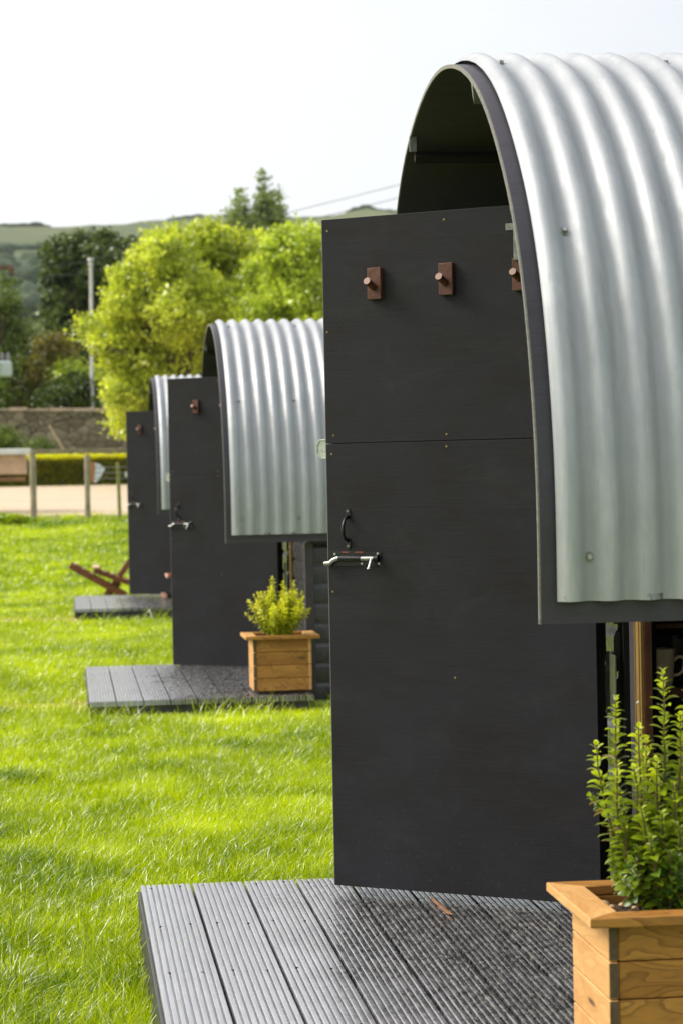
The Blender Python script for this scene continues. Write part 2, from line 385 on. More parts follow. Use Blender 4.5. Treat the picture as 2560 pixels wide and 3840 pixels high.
def np_mesh(name, V, F, age, mat, smooth=False):
    """V (n,3), F (m,k) constant k, age per vertex"""
    me = bpy.data.meshes.new(name); nv, nf, kk = len(V), len(F), F.shape[1]
    me.vertices.add(nv); me.vertices.foreach_set('co', V.astype(np.float32).ravel())
    me.loops.add(nf*kk); me.loops.foreach_set('vertex_index', F.astype(np.int32).ravel())
    me.polygons.add(nf); me.polygons.foreach_set('loop_start', np.arange(nf, dtype=np.int32)*kk)
    me.polygons.foreach_set('loop_total', np.full(nf, kk, dtype=np.int32))
    if smooth: me.polygons.foreach_set('use_smooth', np.ones(nf, dtype=bool))
    me.update(calc_edges=True)
    a = me.attributes.new('age', 'FLOAT', 'POINT'); a.data.foreach_set('value', age.astype(np.float32))
    me.materials.append(M[mat]); return me

# ------------------------------------------------------------------ setting: ground, track, hills
def smooth(a, b, x): t = np.clip((x-a)/(b-a), 0, 1); return t*t*(3-2*t)
def gz(x, y):
    x = np.asarray(x, float); y = np.asarray(y, float)
    z = np.interp(y, [-100, 27, 33, 40, 50, 60, 100, 300, 2600], [0, 0, .20, .64, 1.16, 1.32, 1.6, 2.2, 2.4])
    return z+.006*np.sin(x*1.3+1)*np.sin(y*.9)*np.clip((y-6)/6, 0, 1)*(y < 45)
def sheet(name, xs, ys, zf, mat):
    xs = np.asarray(xs, float); ys = np.asarray(ys, float)
    X, Y = np.meshgrid(xs, ys); Z = zf(X, Y); V = np.stack([X, Y, Z], -1).reshape(-1, 3)
    nx = len(xs); i = (np.arange(len(ys)-1)[:, None]*nx+np.arange(nx-1)[None]).ravel()
    F = np.stack([i, i+1, i+nx+1, i+nx], 1)
    me = np_mesh(name, V, F, np.zeros(len(V)), mat, True); o = bpy.data.objects.new(name, me); COL.objects.link(o)
    o['kind'] = 'structure'; return o
gx = np.concatenate([[-2000, -800, -300, -100, -40, -15], np.arange(-8, 12.1, .5), [18, 40, 100, 300, 800, 2000]])
gy = np.concatenate([[-60, -20, -5, 0], np.arange(2, 60, .5), [62, 66, 75, 90, 120, 200, 300, 800, 2600]])
sheet('ground', gx, gy, gz, 'ground')
sheet('gravel_track', np.concatenate([[-60, -20], np.arange(-8, 12, .5), [30, 70]]), np.arange(40.7, 50.3, .5), lambda x, y: gz(x, y)+.012, 'gravel')
RX = [-700, -22, -7, 17, 41, 62, 97, 113, 127, 400, 900]; RZ = [80, 94.6, 94, 94.6, 96.6, 97.4, 97, 100, 98.4, 90, 70]
def hill_z(x, y):
    b = np.interp(x, RX, RZ); t = np.clip((y-250)/650, 0, 1)
    z = b*t+np.where(y > 900, -(y-900)*.12, 0)+.9*np.sin(x*.05)*np.sin(y*.021)*t*(1-t)*4
    z += .35*np.sin(x*.31+y*.2)*(t > .95)
    return z+1.2
sheet('hill', np.concatenate([[-700, -400, -200], np.arange(-120, 240, 6), [300, 450, 900]]), np.concatenate([np.arange(250, 900, 14), np.arange(900, 1400, 60)]), hill_z, 'hill')

rng = np.random.default_rng(5)
def woodland():
    import bmesh
    bm = bmesh.new(); bmesh.ops.create_icosphere(bm, subdivisions=3, radius=1); sv = np.array([v.co[:] for v in bm.verts]); sf = np.array([[v.index for v in f.verts] for f in bm.faces]); bm.free()
    Vs, Fs = [], []; o = 0
    for i in range(620):
        y = rng.uniform(455, 660); x = rng.uniform(-55, 120)
        if y > 600 and rng.random() < .5: continue
        r = rng.uniform(2.2, 4.4); c = np.array([x, y, float(hill_z(x, y))+r*.45])
        ph = rng.uniform(0, 6, 3)
        d = 1+.13*np.sin(sv[:, 0]*5+ph[0])*np.sin(sv[:, 1]*5+ph[1])+.1*np.sin(sv[:, 2]*9+ph[2])*np.sin(sv[:, 0]*8)
        Vs.append(c+sv*d[:, None]*np.array([r*1.25, r*1.1, r*.95])); Fs.append(sf+o); o += len(sv)
    # hedge line along the crest and across the upper fields
    for i in range(260):
        if i % 2: y = 905+rng.uniform(-4, 4); x = rng.choice([rng.uniform(-22, -5), rng.uniform(60, 75), rng.uniform(100, 130), rng.uniform(40, 62)])
        else: x = rng.uniform(-40, 140); y = 740+.25*x+rng.uniform(-5, 5)
        r = rng.uniform(1.0, 2.0); c = np.array([x, y, float(hill_z(x, y))+r*.3]); Vs.append(c+sv*np.array([r*1.8, r, r*.8])); Fs.append(sf+o); o += len(sv)
    V = np.concatenate(Vs); F = np.concatenate(Fs)
    me = np_mesh('far_woodland', V, F, np.zeros(len(V)), 'hill', True); ob = bpy.data.objects.new('far_woodland', me); COL.objects.link(ob)
    tag(ob, 'far off woods and hedges spread over the hillside', 'woodland', kind='stuff')
M['farwood'] = (lambda t: t.set(t.mix(t.ramp(t.noise(t.co(), .35, 5, .75), [(.35, 0.), (.65, 1.)]), (.020, .042, .018), (.06, .095, .03)), .95))(NT('far_trees'))
woodland(); bpy.data.objects['far_woodland'].data.materials[0] = M['farwood']

# ------------------------------------------------------------------ huts
O1 = (1.40, 4.73, 0.0)
# arch profile (Y, Z above eye) traced near side -> apex -> far side
PR = [(4.733, -.303), (4.730, -.20), (4.728, -.10), (4.732, -.02), (4.738, .05), (4.752, .12), (4.785, .25), (4.823, .35), (4.862, .42), (4.900, .485), (4.945, .545),
      (4.985, .592), (5.035, .64), (5.09, .69), (5.145, .738), (5.21, .786), (5.285, .835), (5.37, .88), (5.455, .915), (5.56, .949), (5.66, .972), (5.76, .988),
      (5.86, .996), (5.93, .997), (6.01, .994), (6.11, .983), (6.20, .966), (6.29, .943), (6.39, .912), (6.49, .872), (6.57, .828), (6.635, .78), (6.70, .725), (6.775, .64), (6.84, .54), (6.90, .43), (6.945, .32),
      (6.985, .20), (7.01, .08), (7.025, -.05), (7.03, -.18), (7.03, -.303)]
def resample(P, n):
    P = np.array(P); 
    for _ in range(2):
        Q = P.copy(); Q[1:-1] = .25*P[:-2]+.5*P[1:-1]+.25*P[2:]; P = Q
    d = np.concatenate([[0], np.cumsum(np.hypot(*np.diff(P, axis=0).T))]); t = np.linspace(0, d[-1], n)
    return np.stack([np.interp(t, d, P[:, 0]), np.interp(t, d, P[:, 1])], 1), d[-1]
PRF, PLEN = resample(PR, 120); PRF[:, 1] += ZC
tg = np.gradient(PRF, axis=0); tg /= np.linalg.norm(tg, axis=1)[:, None]
NRM = np.stack([-tg[:, 1], tg[:, 0]], 1)      # outward
def arch(mb, x0, x1, r0, r1, i0=0, i1=None):
    """solid shell between offsets r0 and r1, x0..x1"""
    i1 = i1 or len(PRF); idx = range(i0, i1); vs_ = []; n = len(idx)
    for x in (x0, x1):
        for r in (r0, r1):
            vs_ += [(x, *(PRF[i]+NRM[i]*r)) for i in idx]
    A, B, C_, D = 0, n, 2*n, 3*n; fs_ = []
    for i in range(n-1):
        fs_ += [(A+i, A+i+1, C_+i+1, C_+i), (B+i, B+i+1, D+i+1, D+i), (A+i, A+i+1, B+i+1, B+i), (C_+i, C_+i+1, D+i+1, D+i)]
    fs_ += [(A, B, D, C_), (A+n-1, B+n-1, D+n-1, C_+n-1)]
    return mb.add(vs_, fs_)
XF, XB, XG = .93, 3.6, 1.40          # lining front, hut back, gable
hut = thing('roof_hut', '', 'hut', O1)
T_ = -.009
lin = obj('roof_lining', arch(MB(), XF+.004, XB, T_, 0), 'lining', hut, O1, True)
obj('lining_edge', arch(MB(), XF, XF+.004, T_, 0), 'edge', lin, O1)
# corrugated sheet
def corrugated():
    pitch, amp = .0785, .0115; x0, x1 = .965, 3.56; nx = int((x1-x0)/pitch*12); xs = np.linspace(x0, x1, nx)
    off = .004+amp+amp*np.cos((xs-.992)/pitch*2*math.pi)
    # leave the bottom 45 mm of lining bare
    d = np.concatenate([[0], np.cumsum(np.hypot(*np.diff(PRF, axis=0).T))]); t = np.linspace(.045, d[-1]-.045, 130)
    P = np.stack([np.interp(t, d, PRF[:, 0]), np.interp(t, d, PRF[:, 1])], 1); g = np.gradient(P, axis=0); g /= np.linalg.norm(g, axis=1)[:, None]
    N = np.stack([-g[:, 1], g[:, 0]], 1)
    Vs = []
    for th in (0, .0012):
        a = np.zeros((len(t), nx, 3)); a[:, :, 0] = xs[None]
        # tiny hand-made unevenness
        jit = .0007*np.sin(xs*9+.4)[None]*np.sin(t*5)[:, None]
        oo = off[None]+th+jit
        a[:, :, 1] = P[:, 0:1]+N[:, 0:1]*oo; a[:, :, 2] = P[:, 1:2]+N[:, 1:2]*oo; Vs.append(a.reshape(-1, 3))
    V = np.concatenate(Vs)-np.array(O1); nt_ = len(t); k_ = nt_*nx
    i = (np.arange(nt_-1)[:, None]*nx+np.arange(nx-1)[None]).ravel()
    F = [np.stack([i, i+1, i+nx+1, i+nx], 1), k_+np.stack([i, i+nx, i+nx+1, i+1], 1)]
    e = np.arange(nx-1); F.append(np.stack([e, k_+e, k_+e+1, e+1], 1)); e2 = (nt_-1)*nx+e; F.append(np.stack([e2, e2+1, k_+e2+1, k_+e2], 1))
    r = np.arange(nt_-1)*nx; F.append(np.stack([r, r+nx, k_+r+nx, k_+r], 1))
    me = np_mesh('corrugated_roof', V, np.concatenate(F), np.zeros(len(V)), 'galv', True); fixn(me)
    me.set_sharp_from_angle(angle=R(60))
    o = bpy.data.objects.new('corrugated_roof', me); return link(o, hut)
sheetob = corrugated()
def at_arc(t):                                 # distance along arch -> point, normal
    d = np.concatenate([[0], np.cumsum(np.hypot(*np.diff(PRF, axis=0).T))])
    p = np.array([np.interp(t, d, PRF[:, 0]), np.interp(t, d, PRF[:, 1])]); n_ = np.array([np.interp(t, d, NRM[:, 0]), np.interp(t, d, NRM[:, 1])])
    return p, n_/np.linalg.norm(n_)
d_ = np.concatenate([[0], np.cumsum(np.hypot(*np.diff(PRF, axis=0).T))])
def arc_of(z):  # near-side arc length for height above eye
    i = int(np.argmin(abs((PRF[:70, 1]-ZC)-z))); return d_[i]
for row, (zz, xs_) in enumerate(((-.165, (1.031, 1.345, 1.66)), (.49, (1.031, 1.345, 1.66)), (.948, (1.031, 1.424, 1.816)))):
    for x in xs_:
        p, n_ = at_arc(arc_of(zz)); r0 = .0045 if abs((x-.992)/.0785 % 1-.5) < .2 else .0255
        a = (x, *(p+n_*r0)); b = (x, *(p+n_*(r0+.003))); c = (x, *(p+n_*(r0+.0035))); e_ = (x, *(p+n_*(r0+.010)))
        sc0 = obj('roof_screw', MB().tube([c, e_], .0052, 6), 'zinc', sheetob, O1, True)
        obj('washer', MB().tube([a, b], .0105, 16), 'zincd', sheetob, O1, True)
# gable, walls, interior
def gable_poly(z0, ya=4.5, yb=7.2, zmax=9., off=-.022):
    pts = [(y+n_[0]*off, z+n_[1]*off) for (y, z), n_ in zip(PRF, NRM)]
    pts = [p for p in pts if z0 <= p[1] <= zmax and ya <= p[0] <= yb]
    return [(pts[0][0], z0)]+pts+[(pts[-1][0] if zmax > 8 else yb, pts[-1][1]), (pts[-1][0] if zmax > 8 else yb, z0)]
TX = lambda q: (q[2], q[0], q[1])
ZT = ZC-.40                                       # lintel of the hatch, hidden above the eave
gw = MB()
gw.prism(gable_poly(ZC+.70), XG, XG+.04, TX)               # tympanum
gw.prism(gable_poly(ZC-.30, 4.5, 6.28, ZC+.70), XG-.002, XG+.038, TX)
gw.box(XG, XG+.04, 6.90, 6.95, .05, ZC+.70)
obj('gable_wall', gw, 'clad', hut, O1)
def shiplap(mb, y0, y1, z0, z1, x=XG, sgn=-1, axis='y', step=.112):
    """black boards with a scooped upper edge; outward direction sgn along x (axis y) or along y (axis x)"""
    z = z0
    while z < z1-.01:
        h = min(step, z1-z)
        pr = [(0, z), (.016, z), (.016, z+h*.70), (.0145, z+h*.76), (.011, z+h*.82), (.0065, z+h*.87), (.005, z+h*.93), (.005, z+h), (0, z+h)]
        if axis == 'y': mb.prism([(p, q) for p, q in pr], y0, y1, lambda t: (x+sgn*t[0], t[2], t[1]))
        else: mb.prism([(p, q) for p, q in pr], y0, y1, lambda t: (t[2], x+sgn*t[0], t[1]))
        z += step
    return mb
# boards beside the hinge: tops of the scoops at the photographed heights
obj('gable_cladding', shiplap(MB(), 6.135, 6.42, .002, ZC-.31, XG+.016, -1, 'y', .123), 'clad', hut, O1, True)
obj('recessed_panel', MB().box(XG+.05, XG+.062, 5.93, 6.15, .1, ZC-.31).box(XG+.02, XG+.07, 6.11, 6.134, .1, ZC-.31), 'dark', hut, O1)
obj('hatch_post', MB().box(XG-.004, XG+.014, 5.885, 5.945, .1, ZC-.31, .003), 'post', hut, O1)
bt = MB().box(XG-.006, XG+.003, 5.815, 5.884, .1, ZC-.31, .001)
for yy in (5.828, 5.869): bt.box(XG-.0085, XG-.006, yy-.002, yy+.002, .1, ZC-.31)
trim = obj('hatch_trim', bt, 'brass', hut, O1)
for zz in (-.367+.003, -.367-.207, -.367-.42):
    for yy in (5.845,):
        obj('rivet', MB().tube([(XG-.006, yy, ZC+zz), (XG-.0105, yy, ZC+zz)], [.0042, .0034], 12), 'white', trim, O1, True)
# hatch cabinet: jamb, back panel, shelves facing the camera side
cab = MB().box(XG+.0035, XG+.020, 5.81, 5.884, .13, ZC-.31)
cab.box(XG+.041, XG+.055, 6.02, 6.05, .13, ZC-.56)
obj('hatch_jamb', cab, 'inwood', hut, O1)
for z0, z1 in ((-.575, -.55), (-.400, -.386), (-.80, -.775)):
    obj('cabinet_shelf', MB().box(XG+.045, XG+.75, 5.945, 6.20, ZC+z0, ZC+z1, .002), 'inwood', hut, O1)
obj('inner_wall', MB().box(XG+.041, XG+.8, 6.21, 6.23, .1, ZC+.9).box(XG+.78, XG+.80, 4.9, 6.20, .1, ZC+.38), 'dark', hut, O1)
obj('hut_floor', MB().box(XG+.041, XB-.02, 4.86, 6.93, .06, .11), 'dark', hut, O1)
# corner post, near side wall, far side wall and back
obj('corner_post', MB().box(XG-.022, XG+.03, 4.80, 4.86, .02, ZC-.31, .003), 'post', hut, O1)
sw = MB(); shiplap(sw, XG+.031, XB-.03, .05, ZC+.1, 4.845, -1, 'x', .112)
obj('side_wall', sw, 'clad', hut, O1, True)
obj('far_wall', MB().box(XG+.041, XB-.03, 6.935, 6.955, .05, ZC+.2).prism(gable_poly(ZC-.2), XB-.029, XB-.005, TX).box(XB-.029, XB-.005, 4.87, 6.93, .05, ZC-.201), 'clad', hut, O1)
# ---- door (hinged on the gable, standing open)
PX, PY = .700, 6.498; ca, sa = .8083, -.5888; DZ = ZC-1.108
def D(p):   # (u, v, w): u from free edge, v up, w towards the viewer
    u, v, w_ = p; return (PX+u*ca+w_*sa, PY+u*sa-w_*ca, DZ+v)
W_ = .783
dm = MB().box(.0015, W_, 0, 1.1945, -.018, 0, .001, T=D).box(.0015, W_, 1.1965, 1.80, -.018, 0, .001, T=D) if False else None
def dbox(mb, u0, u1, v0, v1, w0, w1, bev=.001): return mb.box(u0, u1, v0, v1, w0, w1, bev, T=D)
dm = dbox(MB(), .002, W_, 0, 1.1950, -.016, 0); dbox(dm, .002, W_, 1.1965, 1.80, -.016, 0)
dbox(dm, .012, W_-.002, .01, 1.79, -.058, -.0165)
door = obj('door', dm, 'door', hut, O1)
tag(door)
obj('door_edge', dbox(dbox(MB(), 0, .0018, 0, 1.195, -.016, -.0005, .0003), 0, .0018, 1.1965, 1.80, -.016, -.0005, .0003), 'edge', door, O1)
def boards_back():
    mb = MB(); v = .0
    while v < 1.79:
        h = min(.122, 1.80-v); dbox(mb, .004, W_-.006, v+.001, v+h-.004, -.078, -.0585, .003); v += .123
    return mb
obj('door_cladding', boards_back(), 'clad', door, O1)
SCREWS = [(.018, 1.769), (.37, 1.776), (.012, 1.497), (.026, 1.218), (.018, 1.168), (.366, 1.213), (.365, 1.181), (.014, .796), (.378, .572), (.019, .384), (.022, .02), (.401, .03), (.757, .385), (.757, .03), (.76, .8)]
for u, v in SCREWS:
    mb = MB().tube([(u, v, -.0005), (u, v, .0009)], .0029, 12, T=D)
    o = obj('screw', mb, 'brassscrew' if v > .5 else 'blackmetal', door, O1, True)
for u in (.166, .379, .592):
    mb = dbox(MB(), u-.0205, u+.0205, 1.577, 1.661, .0005, .0155, .0015)
    h = obj('coat_hook', mb, 'walnut', door, O1)
    obj('peg', MB().tube([(u, 1.612, .015), (u, 1.632, .062)], .0088, 20, T=D), 'walnut', h, O1, True) if False else None
    # peg is part of the hook piece: kept in the same mesh
    n0 = MB().tube([(u, 1.608, .0150), (u, 1.6235, .054)], .0097, 20, T=D); n1 = MB(); n1.v = list(mb.v); n1.f = list(mb.f); n1.add(n0.v, n0.f)
    me = bpy.data.meshes.new('coat_hook'); me.from_pydata([(x-O1[0], y-O1[1], z-O1[2]) for x, y, z in n1.v], [], n1.f); fixn(me); me.materials.append(M['walnut'])
    me.materials.append(M['pegend']); me.polygons[len(me.polygons)-1].material_index = 1
    me.shade_smooth(); me.set_sharp_from_angle(angle=R(35)); h.data = me
# pull handle: two rounded plates and a bowed grip
hm = MB()
def rplate(mb, u, v0, v1, hw, w0, w1):
    n = 8; poly = [(u+hw*math.cos(math.pi*i/n), v1-hw+hw*math.sin(math.pi*i/n)) for i in range(n+1)]+[(u-hw*math.cos(math.pi*i/n), v0+hw-hw*math.sin(math.pi*i/n)) for i in range(n+1)]
    mb.prism(poly, w0, w1, D)
rplate(hm, .0655, .995, 1.021, .0075, .0004, .003); rplate(hm, .0655, .912, .938, .0075, .0004, .003)
grip = [(.0655, .998, .003), (.0655, .995, .012), (.0655, .989, .020), (.0655, .978, .026), (.0655, .966, .029), (.0655, .953, .029), (.0655, .944, .024), (.0655, .938, .015), (.0655, .935, .003)]
hm.tube(grip, [.0058, .0042, .0038, .0046, .0052, .0050, .0042, .0044, .006], 12, T=D)
hd = obj('door_handle', hm, 'blackmetal', door, O1, True)
# tower bolt
bp = dbox(MB(), .008, .165, .866, .904, .0004, .0022, .0003)
bp.tube([(.040, .886, .010), (.108, .886, .010)], .0078, 16, T=D); bp.tube([(.148, .886, .010), (.160, .886, .010)], .0082, 16, T=D)
dbox(bp, .045, .112, .878, .894, .0022, .006); dbox(bp, .150, .158, .876, .896, .0022, .008)
bo = obj('bolt', bp, 'blackmetal', door, O1, True)
# the rod would be a 4th level, so it is a sibling piece of the door
rod = MB().tube([(-.004, .872, .010), (.012, .873, .010), (.022, .881, .010), (.034, .886, .010), (.150, .886, .010)], [.0062]+[.0062]*4, 14, T=D)
rod.tube([(.142, .884, .014), (.1415, .862, .026)], .0046, 12, T=D).tube([(.1415, .8615, .0262), (.1415, .857, .028)], .0064, 12, T=D)
obj('bolt_rod', rod, 'zinc', door, O1, True)
rs = dbox(MB(), .046, .066, .901, .9045, .0022, .0027, 0); dbox(rs, .086, .110, .901, .9045, .0022, .0027, 0); obj('rust_patch', rs, 'rust', door, O1)
for u, v in ((.024, .898), (.106, .872), (.155, .899), (.158, .872)):
    obj('bolt_screw', MB().tube([(u, v, .0022), (u, v, .0038)], .0034, 10, T=D), 'zinc', door, O1, True)
for v in (1.0135, .9195):
    obj('handle_screw', MB().tube([(.0655, v, .003), (.0655, v, .0042)], .0036, 12, T=D), 'zincd', door, O1, True)
# hasp plate sticking out past the free edge, on the outer side
hp = MB(); poly = [(.02, 1.157), (-.022, 1.157), (-.035, 1.17), (-.035, 1.192), (-.026, 1.206), (.02, 1.208)]
poly = [(min(a_, .0105), b_) for a_, b_ in poly]; hp.prism(poly, -.0195, -.0165, D); dbox(hp, -.014, -.001, 1.175, 1.190, -.0164, -.0135, .001)
for i in range(len(poly)-1):
    a, b = poly[i], poly[i+1]; 
    if i < 5: hp.tube([(a[0]-.001, a[1], -.016), (b[0]-.001, b[1], -.016)], .0022, 6, T=D)
obj('hasp', hp, 'hasp', door, O1)
obj('latch_plate', dbox(dbox(dbox(MB(), .549, .62, 1.735, 1.753, .0003, .002), .58, .594, 1.66, 1.735, .002, .0035), .58, .594, 1.655, 1.753, .0036, .022), 'zincd', door, O1)
gouge = dbox(dbox(MB(), .70, .730, .5125, .5140, .0001, .0006, 0), .726, .733, .511, .520, .0001, .0007, 0)
obj('chipped_paint', gouge, 'dark', door, O1)
hg = MB().tube([(XG-.008, 6.175, ZC-.47), (XG-.008, 6.175, ZC-.516)], .0065, 12).tube([(XG-.008, 6.175, ZC-.585), (XG-.008, 6.175, ZC-.63)], .0065, 12)
hg.tube([(XG-.008, 6.175, ZC-.517), (XG-.008, 6.175, ZC-.584)], .0055, 12).box(XG-.006, XG-.003, 6.095, 6.165, ZC-.625, ZC-.475)
obj('hinge', hg, 'zincd', hut, O1, True)
# steel straps under the roof edge
for t_, wd in ((arc_of(.895)+.02, .024), (PLEN-.0, 0), (arc_of(.60), .02)):
    if not wd: continue
    p, n_ = at_arc(t_); g_ = np.array([n_[1], -n_[0]])
    mb = MB(); q = lambda a, b, x: (x, *(p+g_*a-n_*(.0125+b)))
    vs_ = [q(-wd/2, 0, XF+.006), q(wd/2, 0, XF+.006), q(wd/2, 0, XF+.05), q(-wd/2, 0, XF+.05), q(-wd/2, .05, XF+.012), q(wd/2, .035, XF+.012), q(wd/2, .03, XF+.05), q(-wd/2, .05, XF+.05)]
    mb.add(vs_, [(0,3,2,1), (4,5,6,7), (0,1,5,4), (2,3,7,6), (1,2,6,5), (3,0,4,7)]); obj('roof_strap', mb, 'zincd', hut, O1)
# batten under the lining on the far haunch
p, n_ = at_arc(d_[int(np.argmin(abs(PRF[60:, 1]-ZC-.885)))+60])
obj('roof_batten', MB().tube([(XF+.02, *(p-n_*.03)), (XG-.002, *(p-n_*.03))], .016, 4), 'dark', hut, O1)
p, n_ = at_arc(d_[int(np.argmin(abs(PRF[60:, 1]-ZC-.90)))+60])
obj('roof_strap', MB().box(XF-.002, XF+.016, p[0]-.012, p[0]-.004, p[1]-.045, p[1]-.004), 'zincd', hut, O1)
# closed hatch of the two farther huts
hut2 = copy_tree(hut, None, skip=('cabinet_shelf', 'hatch_jamb'))
hut2.location = (O1[0]-.050, O1[1]+8.74, -.060)
clp = shiplap(MB(), 4.865, 5.795, .05, ZC+.1, XG+.02, -1, 'y', .112)
hatch = obj('hatch_door', clp, 'clad', hut2, O1, True)
def hooks_of(h):
    for c in h.children_recursive:
        if c.name.startswith('coat_hook'): c.location = (ca*.050, sa*.050, 0)
hut3 = copy_tree(hut2); hooks_of(hut2); hut3.location = (O1[0]-.095, O1[1]+17.4, -.015)
G = 'arched corrugated roof huts in a row'
tag(hut, 'nearest and largest hut, metal arched roof, black open door with three walnut coat hooks', 'hut', G)
tag(hut2, 'middle hut of the row, metal roof and black door behind the golden shrub', 'hut', G)
tag(hut3, 'farthest hut of the row, only its black door and a sliver of metal roof showing', 'hut', G)

# ------------------------------------------------------------------ decks
def make_deck():
    O = (.184, 4.3, .0); root = thing('deck', '', 'deck', O)
    mb = MB(); zt = ZC-1.13; y0, y1 = 4.28, 6.745; x = .184; rr = random.Random(3)
    for b in range(9):
        wd = .1405 if b < 8 else .04; nr = 9 if b < 8 else 3; pr = []
        for i in range(nr):
            a = x+wd*i/nr; s_ = wd/nr
            pr += [(a+s_*.05, zt-.0065), (a+s_*.10, zt-.0008), (a+s_*.20, zt), (a+s_*.74, zt), (a+s_*.84, zt-.0008), (a+s_*.88, zt-.0065)]
        bot = zt-.028; dy = rr.uniform(-.003, .003); ys = np.linspace(y0+dy, y1+dy, 14); n = len(pr)+2
        vs_ = []
        for j, yy in enumerate(ys):
            sag = rr.uniform(-.0004, .0004)
            ring = [(px_, yy, pz_+sag) for px_, pz_ in pr]+[(x+wd, yy, bot), (x, yy, bot)]
            vs_ += ring
        fs_ = []
        for j in range(len(ys)-1):
            for i in range(n): i2 = (i+1) % n; fs_.append((j*n+i, j*n+i2, (j+1)*n+i2, (j+1)*n+i))
        fs_ += [tuple(range(n-1, -1, -1)), tuple((len(ys)-1)*n+i for i in range(n))]
        mb.add(vs_, fs_); x += .145
    obj('deck_boards', mb, 'deck', root, O)
    fr = MB().box(.186, .214, 4.31, 6.72, -.03, zt-.030, .002).box(.215, 1.36, 4.30, 4.33, -.03, zt-.030, .002).box(.215, 1.36, 6.69, 6.72, -.03, zt-.030, .002)
    fr.box(.176, .184, 4.30, 6.70, -.03, zt-.010, .002)
    for yy in (4.9, 5.5, 6.1): fr.box(.215, 1.36, yy, yy+.04, -.03, zt-.030)
    obj('deck_frame', fr, 'deckside', root, O)
    for b in range(8):
        for yy in (4.92, 5.52, 6.12, 6.70):
            for q in (.03, .11):
                xx = .184+.145*b+q+rr.uniform(-.006, .006); y_ = yy+rr.uniform(-.02, .02)
                if yy > 6.6 or b < 6: obj('deck_screw', MB().tube([(xx, y_, zt-.003), (xx, y_, zt+.0003)], .0042, 8), 'dark', root, O)
    return root
deck = make_deck(); deck2 = copy_tree(deck); deck2.location = (.184-.080, 4.3+8.62, -.045); deck3 = copy_tree(deck); deck3.location = (.184-.115, 4.3+17.45, -.015)
G = 'ribbed black timber decks at the hut doors'
tag(deck, 'large ribbed wooden deck in the foreground under the nearest open door, wet and flecked', 'deck', G)
tag(deck2, 'ribbed wooden deck under the middle door with the smaller planter standing on it', 'deck', G)
tag(deck3, 'small far deck of grey boards with a wooden chair behind it', 'deck', G)
tag(obj('wood_splinter', MB().add([(.938, 6.33, .1335), (.942, 6.34, .1335), (.957, 6.09, .1335), (.946, 6.11, .1335), (.938, 6.33, .137), (.942, 6.34, .137), (.957, 6.09, .136), (.946, 6.11, .137)],
    [(0,3,2,1), (4,5,6,7), (0,1,5,4), (2,3,7,6), (1,2,6,5), (3,0,4,7)]), 'splinter'), 'thin orange splinter of wood lying on the near deck below the door', 'wood splinter')

# ------------------------------------------------------------------ planters
def make_planter():
    O = (1.13, 4.505, ZC-1.13); root = thing('planter', '', 'planter', O); zt = ZC-.814; z0 = ZC-1.13+.004
    x0, x1, y0, y1 = .972, 1.288, 4.345, 4.668; h = (zt-.018-z0-.012)/4
    a = MB(); a2 = MB(); b = MB(); b2 = MB(); e = MB()
    for i in range(4):
        za, zb = z0+.012+i*h, z0+.012+(i+1)*h-.0022
        a.box(x0+.019, x1-.019, y0+.003, y0+.020, za, zb, .002); a2.box(x0+.019, x1-.019, y1-.020, y1-.003, za, zb, .002)
        b.box(x0, x0+.018, y0+.001, y1, za+.001, zb+.001, .002); b2.box(x1-.018, x1, y0+.001, y1, za+.001, zb+.001, .002)
        e.box(x0+.001, x0+.017, y0, y0+.0008, za+.003, zb-.001)
    obj('front_panel', a, 'oakx', root, O); obj('back_panel', a2, 'oakx', root, O); obj('side_panel', b, 'oaky', root, O); obj('side_panel', b2, 'oaky', root, O); obj('board_ends', e, 'endgrain', root, O)
    rx0, rx1, ry0, ry1, wd = .930, 1.332, 4.305, 4.712, .064
    T = lambda q: (q[0], q[1], q[2])
    g = .0006
    for nm, P_, mt, dz in (('rim_side', [(rx0, ry0), (rx0+wd, ry0+wd), (rx0+wd, ry1-wd), (rx0, ry1)], 'oaky', 0), ('rim_side', [(rx1, ry0), (rx1-wd, ry0+wd), (rx1-wd, ry1-wd), (rx1, ry1)], 'oaky', 0),
            ('rim_front', [(rx0+g, ry0-g), (rx1-g, ry0-g), (rx1-wd-g, ry0+wd-g), (rx0+wd+g, ry0+wd-g)], 'oakx', .0003), ('rim_back', [(rx0+g, ry1+g), (rx0+wd+g, ry1-wd+g), (rx1-wd-g, ry1-wd+g), (rx1-g, ry1+g)], 'oakx', .0003)):
        o = obj(nm, MB().prism(P_, zt-.018-dz, zt-dz, T), mt, root, O); bv = o.modifiers.new('bevel', 'BEVEL'); bv.width = .0022; bv.segments = 2
    # soil: rough surface
    n = 26; xs = np.linspace(x0+.02, x1-.02, n); ys = np.linspace(y0+.021, y1-.021, n); V = []
    for yy in ys:
        for xx in xs: V.append((xx, yy, zt-.034+.006*noise.noise(Vector((xx*60, yy*60, 0)))+.005*noise.noise(Vector((xx*150, yy*150, 3)))))
    F = [(j*n+i, j*n+i+1, (j+1)*n+i+1, (j+1)*n+i) for j in range(n-1) for i in range(n-1)]
    obj('soil', MB().add(V, F), 'soil', root, O)
    obj('planter_base', MB().box(x0+.03, x1-.03, y0+.03, y1-.03, z0, z0+.03), 'endgrain', root, O)
    return root
pl = make_planter(); pl2 = copy_tree(pl); pl2.location = (1.155-.005, 4.60+8.62, ZC-1.13-.045)
G = 'square wooden planters on the decks'
tag(pl, 'large square pine planter with the tall shrub on the nearest deck', 'planter', G)
tag(pl2, 'small square pine planter on the middle deck, holding the golden shrub', 'planter', G)
stm = MB()
